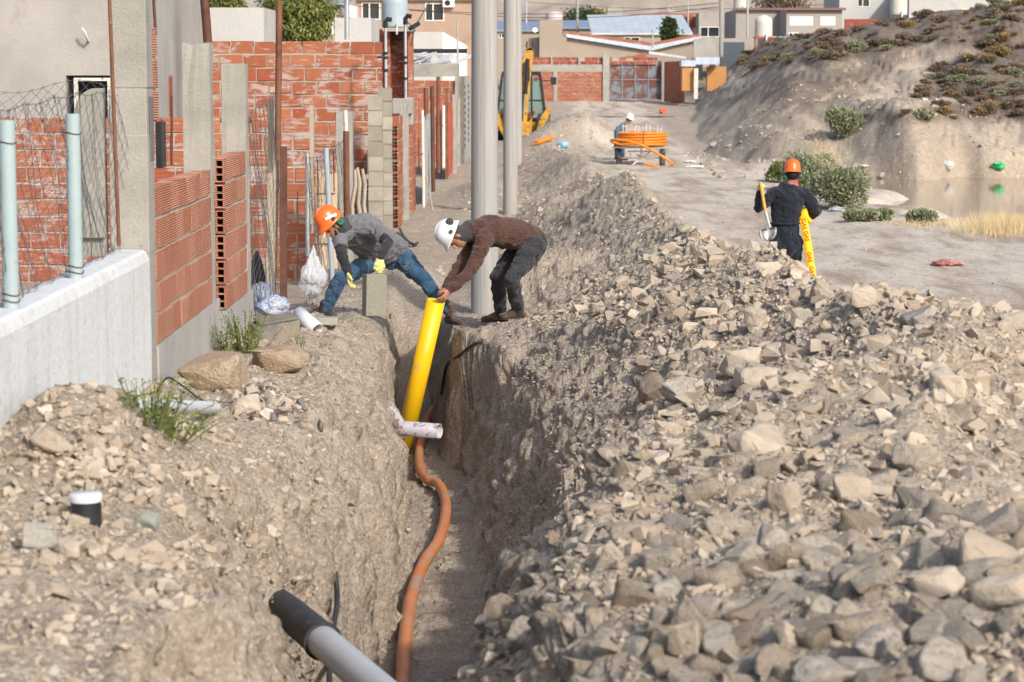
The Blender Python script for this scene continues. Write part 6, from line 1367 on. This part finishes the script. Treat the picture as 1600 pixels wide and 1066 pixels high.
for i, (u, v, w_) in enumerate(((1085, 262, .32), (1078, 254, .2), (1345, 262, .25))): p = hit(u, v); crumple('white_paper', ('white scrap of paper at the foot of the hill, nearest the cart', 'smaller white scrap just behind the bigger one by the cart', 'white scrap on the far bank left of the pond')[i], 'paper', p + V3(0, 0, .03), (w_, w_, .04), WHITEP, 33 + i)
# wire mesh between the frontage posts
chainlink('chain_link_fence', (-2.36, 19.4, 0), (-2.45, 24.2, 0), .1, 2.2, 'rusty chain link fence between the brick panels and the timber post', cell=.16, rw=.0018, seed=5, mat=WIRE)
chainlink('chain_link_fence', (-2.2, 24.3, 0), (-2.1, 30.5, 0), .0, 1.6, 'chain link fence behind the bending worker in the grey shirt', cell=.17, rw=.002, seed=6, mat=WIRE)
# ---------------- vegetation ----------------
def leafmat(name, c1, c2, sc=3): return mat_var(name, c1, c2, sc, .7, 40, .001, spec=.3, tintamt=.3)
GREENL = leafmat('weed_green', (.07, .11, .025, 1), (.17, .19, .05, 1)); SAGE = leafmat('sage_green', (.17, .19, .11, 1), (.29, .31, .19, 1)); OLIVE = leafmat('willow_green', (.08, .10, .02, 1), (.19, .20, .05, 1))
SCRUB = leafmat('brown_scrub', (.13, .095, .065, 1), (.24, .185, .13, 1), 1.2); STRAW = leafmat('dry_straw', (.42, .32, .17, 1), (.56, .45, .27, 1)); DGREEN = leafmat('dark_conifer', (.025, .045, .015, 1), (.06, .085, .03, 1)); TWIG = mat_var('twig', (.16, .11, .07, 1), (.26, .19, .12, 1))
OCHRE = leafmat('ochre_scrub', (.22, .15, .06, 1), (.32, .23, .10, 1))
def fast(name, V, F, mat, tints, parent=None):
    me = bpy.data.meshes.new(name); me.from_pydata(V, [], F); a = me.attributes.new('tint', 'FLOAT', 'FACE'); a.data.foreach_set('value', tints); me.materials.append(mat); o = bpy.data.objects.new(name, me); COL.objects.link(o)
    if parent is not None: o.parent = parent
    return o
def weed(lb, u, v, Y, h, n, spread, mat=GREENL, name='weed', group=None, leaf=.03, seed=1):
    r_ = random.Random(seed); p = hit(u, v) if Y is None else Vector((at(u, v, Y).x, Y, gz(at(u, v, Y).x, Y))); e = empty(name, p, lb, 'plant', group); m = MB(); V = []; F = []; T_ = []
    for i in range(n):
        a = r_.uniform(0, 6.28); q = r_.uniform(0, 1) ** .7 * spread; b0 = V3(math.cos(a) * q * .45, math.sin(a) * q * .45, -.03); H = h * r_.uniform(.45, 1); tip = V3(math.cos(a) * q + r_.gauss(0, .03), math.sin(a) * q, H)
        mid = b0.lerp(tip, .5) + V3(0, 0, H * .08); m.tube([b0, mid, tip], [.004, .003, .0015], 4, cap=False)
        for k_ in range(int(7 + H * 40)):
            t = r_.uniform(.1, 1); c = b0.lerp(tip, t) + V3(0, 0, H * .1 * math.sin(t * 3.14)); d = V3(r_.gauss(0, 1), r_.gauss(0, 1), r_.gauss(.5, .6)).normalized(); l = leaf * r_.uniform(.5, 1.2) * (1.2 - .6 * t); s_ = d.cross(V3(r_.gauss(0, 1), r_.gauss(0, 1), 1)).normalized() * l * .22
            n0 = len(V); V += [tuple(c), tuple(c + d * l * .5 + s_), tuple(c + d * l), tuple(c + d * l * .5 - s_)]; F.append((n0, n0 + 1, n0 + 2, n0 + 3)); T_.append(r_.random())
    m.build('stem', TWIG if mat is not GREENL else mat, e, fix=False); fast('foliage', V, F, mat, T_, e); return e
weed('largest leafy green weed at the foot of the white wall', 232, 655, None, .19, 46, .30, seed=2); weed('low green weed in front of the largest one by the white wall', 262, 680, None, .11, 34, .26, seed=3)
weed('tall feathery green weed right of the hollow brick wall', 385, 552, None, .34, 44, .24, seed=4); weed('thin upright weed at the foot of the brick footing', 318, 552, None, .30, 9, .10, seed=5); weed('small weed between the footing and the biggest boulder', 350, 548, None, .24, 14, .14, seed=6)
weed('tiny weed just in front of the second tan boulder', 470, 545, None, .14, 6, .06, seed=7)
def shrub(lb, pos, R_, H, n, mat, leaf=.10, name='shrub', group=None, seed=1, cat='shrub', twigs=14, elong=3.0):
    r_ = random.Random(seed); e = empty(name, pos, lb, cat, group); V = []; F = []; T_ = []; m = MB(); cl = [(r_.uniform(-.65, .65) * R_, r_.uniform(-.6, .6) * R_, H * r_.uniform(.25, .72), r_.uniform(.3, .55)) for _ in range(12)]
    for i in range(n):
        cx_, cy_, cz_, cr = r_.choice(cl); d = V3(r_.gauss(0, 1), r_.gauss(0, 1), r_.gauss(.25, .9)).normalized(); rr = cr * r_.uniform(.45, 1.05) ** .6
        c = V3(cx_ + d.x * rr * R_, cy_ + d.y * rr * R_, max(cz_ + d.z * rr * H * .8, .02)); dd = (d + V3(r_.gauss(0, .5), r_.gauss(0, .5), r_.gauss(.5, .5))).normalized(); l = leaf * r_.uniform(.5, 1.3); s_ = dd.cross(V3(r_.gauss(0, 1), r_.gauss(0, 1), r_.gauss(0, 1))).normalized() * l / elong
        n0 = len(V); V += [tuple(c), tuple(c + dd * l * .5 + s_), tuple(c + dd * l), tuple(c + dd * l * .5 - s_)]; F.append((n0, n0 + 1, n0 + 2, n0 + 3)); T_.append(r_.random())
    for i in range(twigs): q = r_.choice(cl); m.tube([(0, 0, -.1), (q[0] * .5, q[1] * .5, q[2] * .6), (q[0], q[1], q[2] + .1 * H)], [.02 * H, .012 * H, .005 * H], 4, cap=False)
    m.build('branches', TWIG, e, fix=False); fast('foliage', V, F, mat, T_, e); return e
for i, (u, v, Rp, Hp, lb) in enumerate(((1262, 300, 46, 50, 'grey green bush just behind the shovel carrier'), (1312, 326, 50, 52, 'widest grey green bush right of the shovel carrier'), (1222, 286, 24, 26, 'small dark green bush left of the orange helmet'), (1372, 345, 22, 14, 'low grey green plant in front of the pond'), (1440, 350, 22, 16, 'small grey green plant beside the low one by the pond'), (1320, 212, 32, 40, 'round green bush high on the hillside above the pond'), (1345, 346, 22, 12, 'tiny low plant beneath the widest grey green bush'))):
    p = hit(u, v); s_ = p.y / FP; shrub(lb, p, Rp * s_, Hp * s_ * 1.15, 8500 if Rp > 30 else 3500, SAGE if i != 2 else GREENL, .085, group='bushes beside the road and pond', seed=20 + i, elong=4.5)
protos = [shrub('low brown scrub bush on the hill slope', (0, 0, 0), .5, .5, 800, m_, .12, name='scrub_bush', group='scrub bushes on the hill', seed=60 + i) for i, m_ in enumerate((SCRUB, SCRUB, OCHRE, SAGE))]
rs2 = random.Random(12); placed = 0; spots = []
while placed < 230:
    u, v = rs2.uniform(1110, 1600), rs2.uniform(5, 215); p = hit(u, v)
    if p.y < 72 or p.y > 140 or p.x < 8: continue
    top = p.z > float(np.interp(p.x, HBX, HBT)) + .1; midb = 1.0 < p.z < float(np.interp(p.x, HBX, HBL)) and p.x > 10.5
    if not (top or midb): continue
    spots.append(p); placed += 1
SL = ('low brown scrub bush on the hill slope', 'dark twiggy scrub bush on the hill slope', 'small ochre bush on the hill slope', 'pale green bush on the hill slope')
for i, p in enumerate(spots):
    j = rs2.choices((0, 1, 2, 3), (5, 5, 2, 1))[0]; o = copy_tree(protos[j]); o.location = p + V3(0, 0, -.03); k_ = rs2.uniform(.2, .7); o.scale = (k_ * 1.25, k_, k_ * rs2.uniform(.6, 1)); o.rotation_euler.z = rs2.uniform(0, 6); uu = float(project(p.x, p.y, p.z)[0]); o['label'] = SL[j].replace(' on the hill slope', (' near the crest' if p.z > float(np.interp(p.x, CRX, CRZ)) - 1.3 else ' above the pond') + ' on the hill, ' + ('left end' if uu < 1230 else 'left half' if uu < 1350 else 'right half' if uu < 1480 else 'right end'))
for q in protos:
    for ch in kids(q): bpy.data.objects.remove(ch)
    bpy.data.objects.remove(q)
# dry grass by the pond (stuff)
def grass(name, lb, cu, cv, ru, rv, n, h, mat, seed, cat='grass'):
    r_ = random.Random(seed); V, F, T_ = [], [], []; xs = []; 
    while len(xs) < n:
        u, v = r_.gauss(cu, ru), r_.gauss(cv, rv); xs.append((u, v))
    k0 = hit(cu, cv)
    for u, v in xs:
        s_ = k0.y / FP; x = k0.x + (u - cu) * s_; y = k0.y + (cv - v) * s_ * 12
        z = float(terrain(np.array([x]), np.array([y]), False)[0]); H = h * r_.uniform(.5, 1.2); w_ = .006
        tx, ty = x + r_.gauss(0, .12), y + r_.gauss(0, .12); n0 = len(V); V += [(x - w_, y, z - .05), (x + w_, y, z - .05), (tx, ty, z + H)]; F.append((n0, n0 + 1, n0 + 2)); T_.append(r_.random())
    tag(fast(name, V, F, mat, T_), lb, cat, kind='stuff')
grass('dry_grass', 'dry straw coloured grass at the near right edge of the pond', 1572, 362, 32, 4, 2300, .34, STRAW, 3)
grass('dry_grass', 'sparse dry grass along the near pond shore', 1450, 352, 40, 2, 500, .12, STRAW, 4)
grass('dry_grass', 'thin dry grass beside the puddled road edge by the hill', 1290, 250, 12, 4, 300, .4, STRAW, 5)
# trees
def tree(lb, u, vt, vb, Y, wpx, mat, n=9000, leaf=.14, seed=1, conifer=False, name='tree'):
    b = at(u, vb, Y); t = at(u, vt, Y); H = t.z - b.z; Rr = wpx * Y / FP / 2; r_ = random.Random(seed); e = empty(name, b, lb, 'tree'); m = MB(); m.tube([(0, 0, -2), (.05, 0, H * .3), (0, .05, H * .75)], [.12 * Rr + .04, .09 * Rr, .02], 8)
    V, F, T_ = [], [], []; tips = []
    for i in range(26):
        a = r_.uniform(0, 6.28); z = H * r_.uniform(.12, .9); q = Rr * r_.uniform(.45, .95) * ((1.05 - z / H) if conifer else 1.0); tip = V3(math.cos(a) * q, math.sin(a) * q, z + (0 if conifer else H * .08)); m.tube([(0, 0, z * .75), tip * .6 + V3(0, 0, z * .3), tip], [.03, .02, .008], 5, cap=False); tips.append((tip, z))
    for i in range(n):
        tip, z = r_.choice(tips); t = r_.uniform(.2, 1.05); base = V3(0, 0, z * .8).lerp(tip, t); sp = Rr * (.16 if conifer else .24); c = base + V3(r_.gauss(0, sp), r_.gauss(0, sp), r_.gauss(0, sp * .8) - (0 if conifer else abs(r_.gauss(0, sp * .5))))
        d = V3(r_.gauss(0, .6), r_.gauss(0, .6), r_.gauss(.2, .5) if conifer else r_.gauss(-.7, .5)).normalized(); l = leaf * r_.uniform(.5, 1.3); s_ = d.cross(V3(r_.gauss(0, 1), r_.gauss(0, 1), r_.gauss(0, 1))).normalized() * l * .2
        n0 = len(V); V += [tuple(c), tuple(c + d * l * .5 + s_), tuple(c + d * l), tuple(c + d * l * .5 - s_)]; F.append((n0, n0 + 1, n0 + 2, n0 + 3)); T_.append(r_.random())
    m.build('trunk', TWIG, e, fix=False); fast('crown', V, F, mat, T_, e); return e
tree('feathery green willow behind the high red brick wall', 468, -6, 66, 55, 108, OLIVE, 14000, .13, 1)
tree('small willow shoot behind the grey wall at the upper left', 350, -14, 16, 56, 60, OLIVE, 2500, .13, 8)
tree('small dark conifer in front of the pale corrugated roof', 1046, 27, 72, 136, 40, DGREEN, 5000, .22, 2, True)
for i, (u, vt, vb, w_, mt, lb) in enumerate(((905, 16, 40, 56, DGREEN, 'dark bushy tree on the hillside left of the stone hut'), (934, 14, 36, 22, OCHRE, 'yellowing small tree left of the stone hut'), (1225, -12, 8, 90, SCRUB, 'dark scrub clump above the taupe house'))):
    tree(lb, u, vt, vb, 185, w_, mt, 3000, .35, 5 + i)
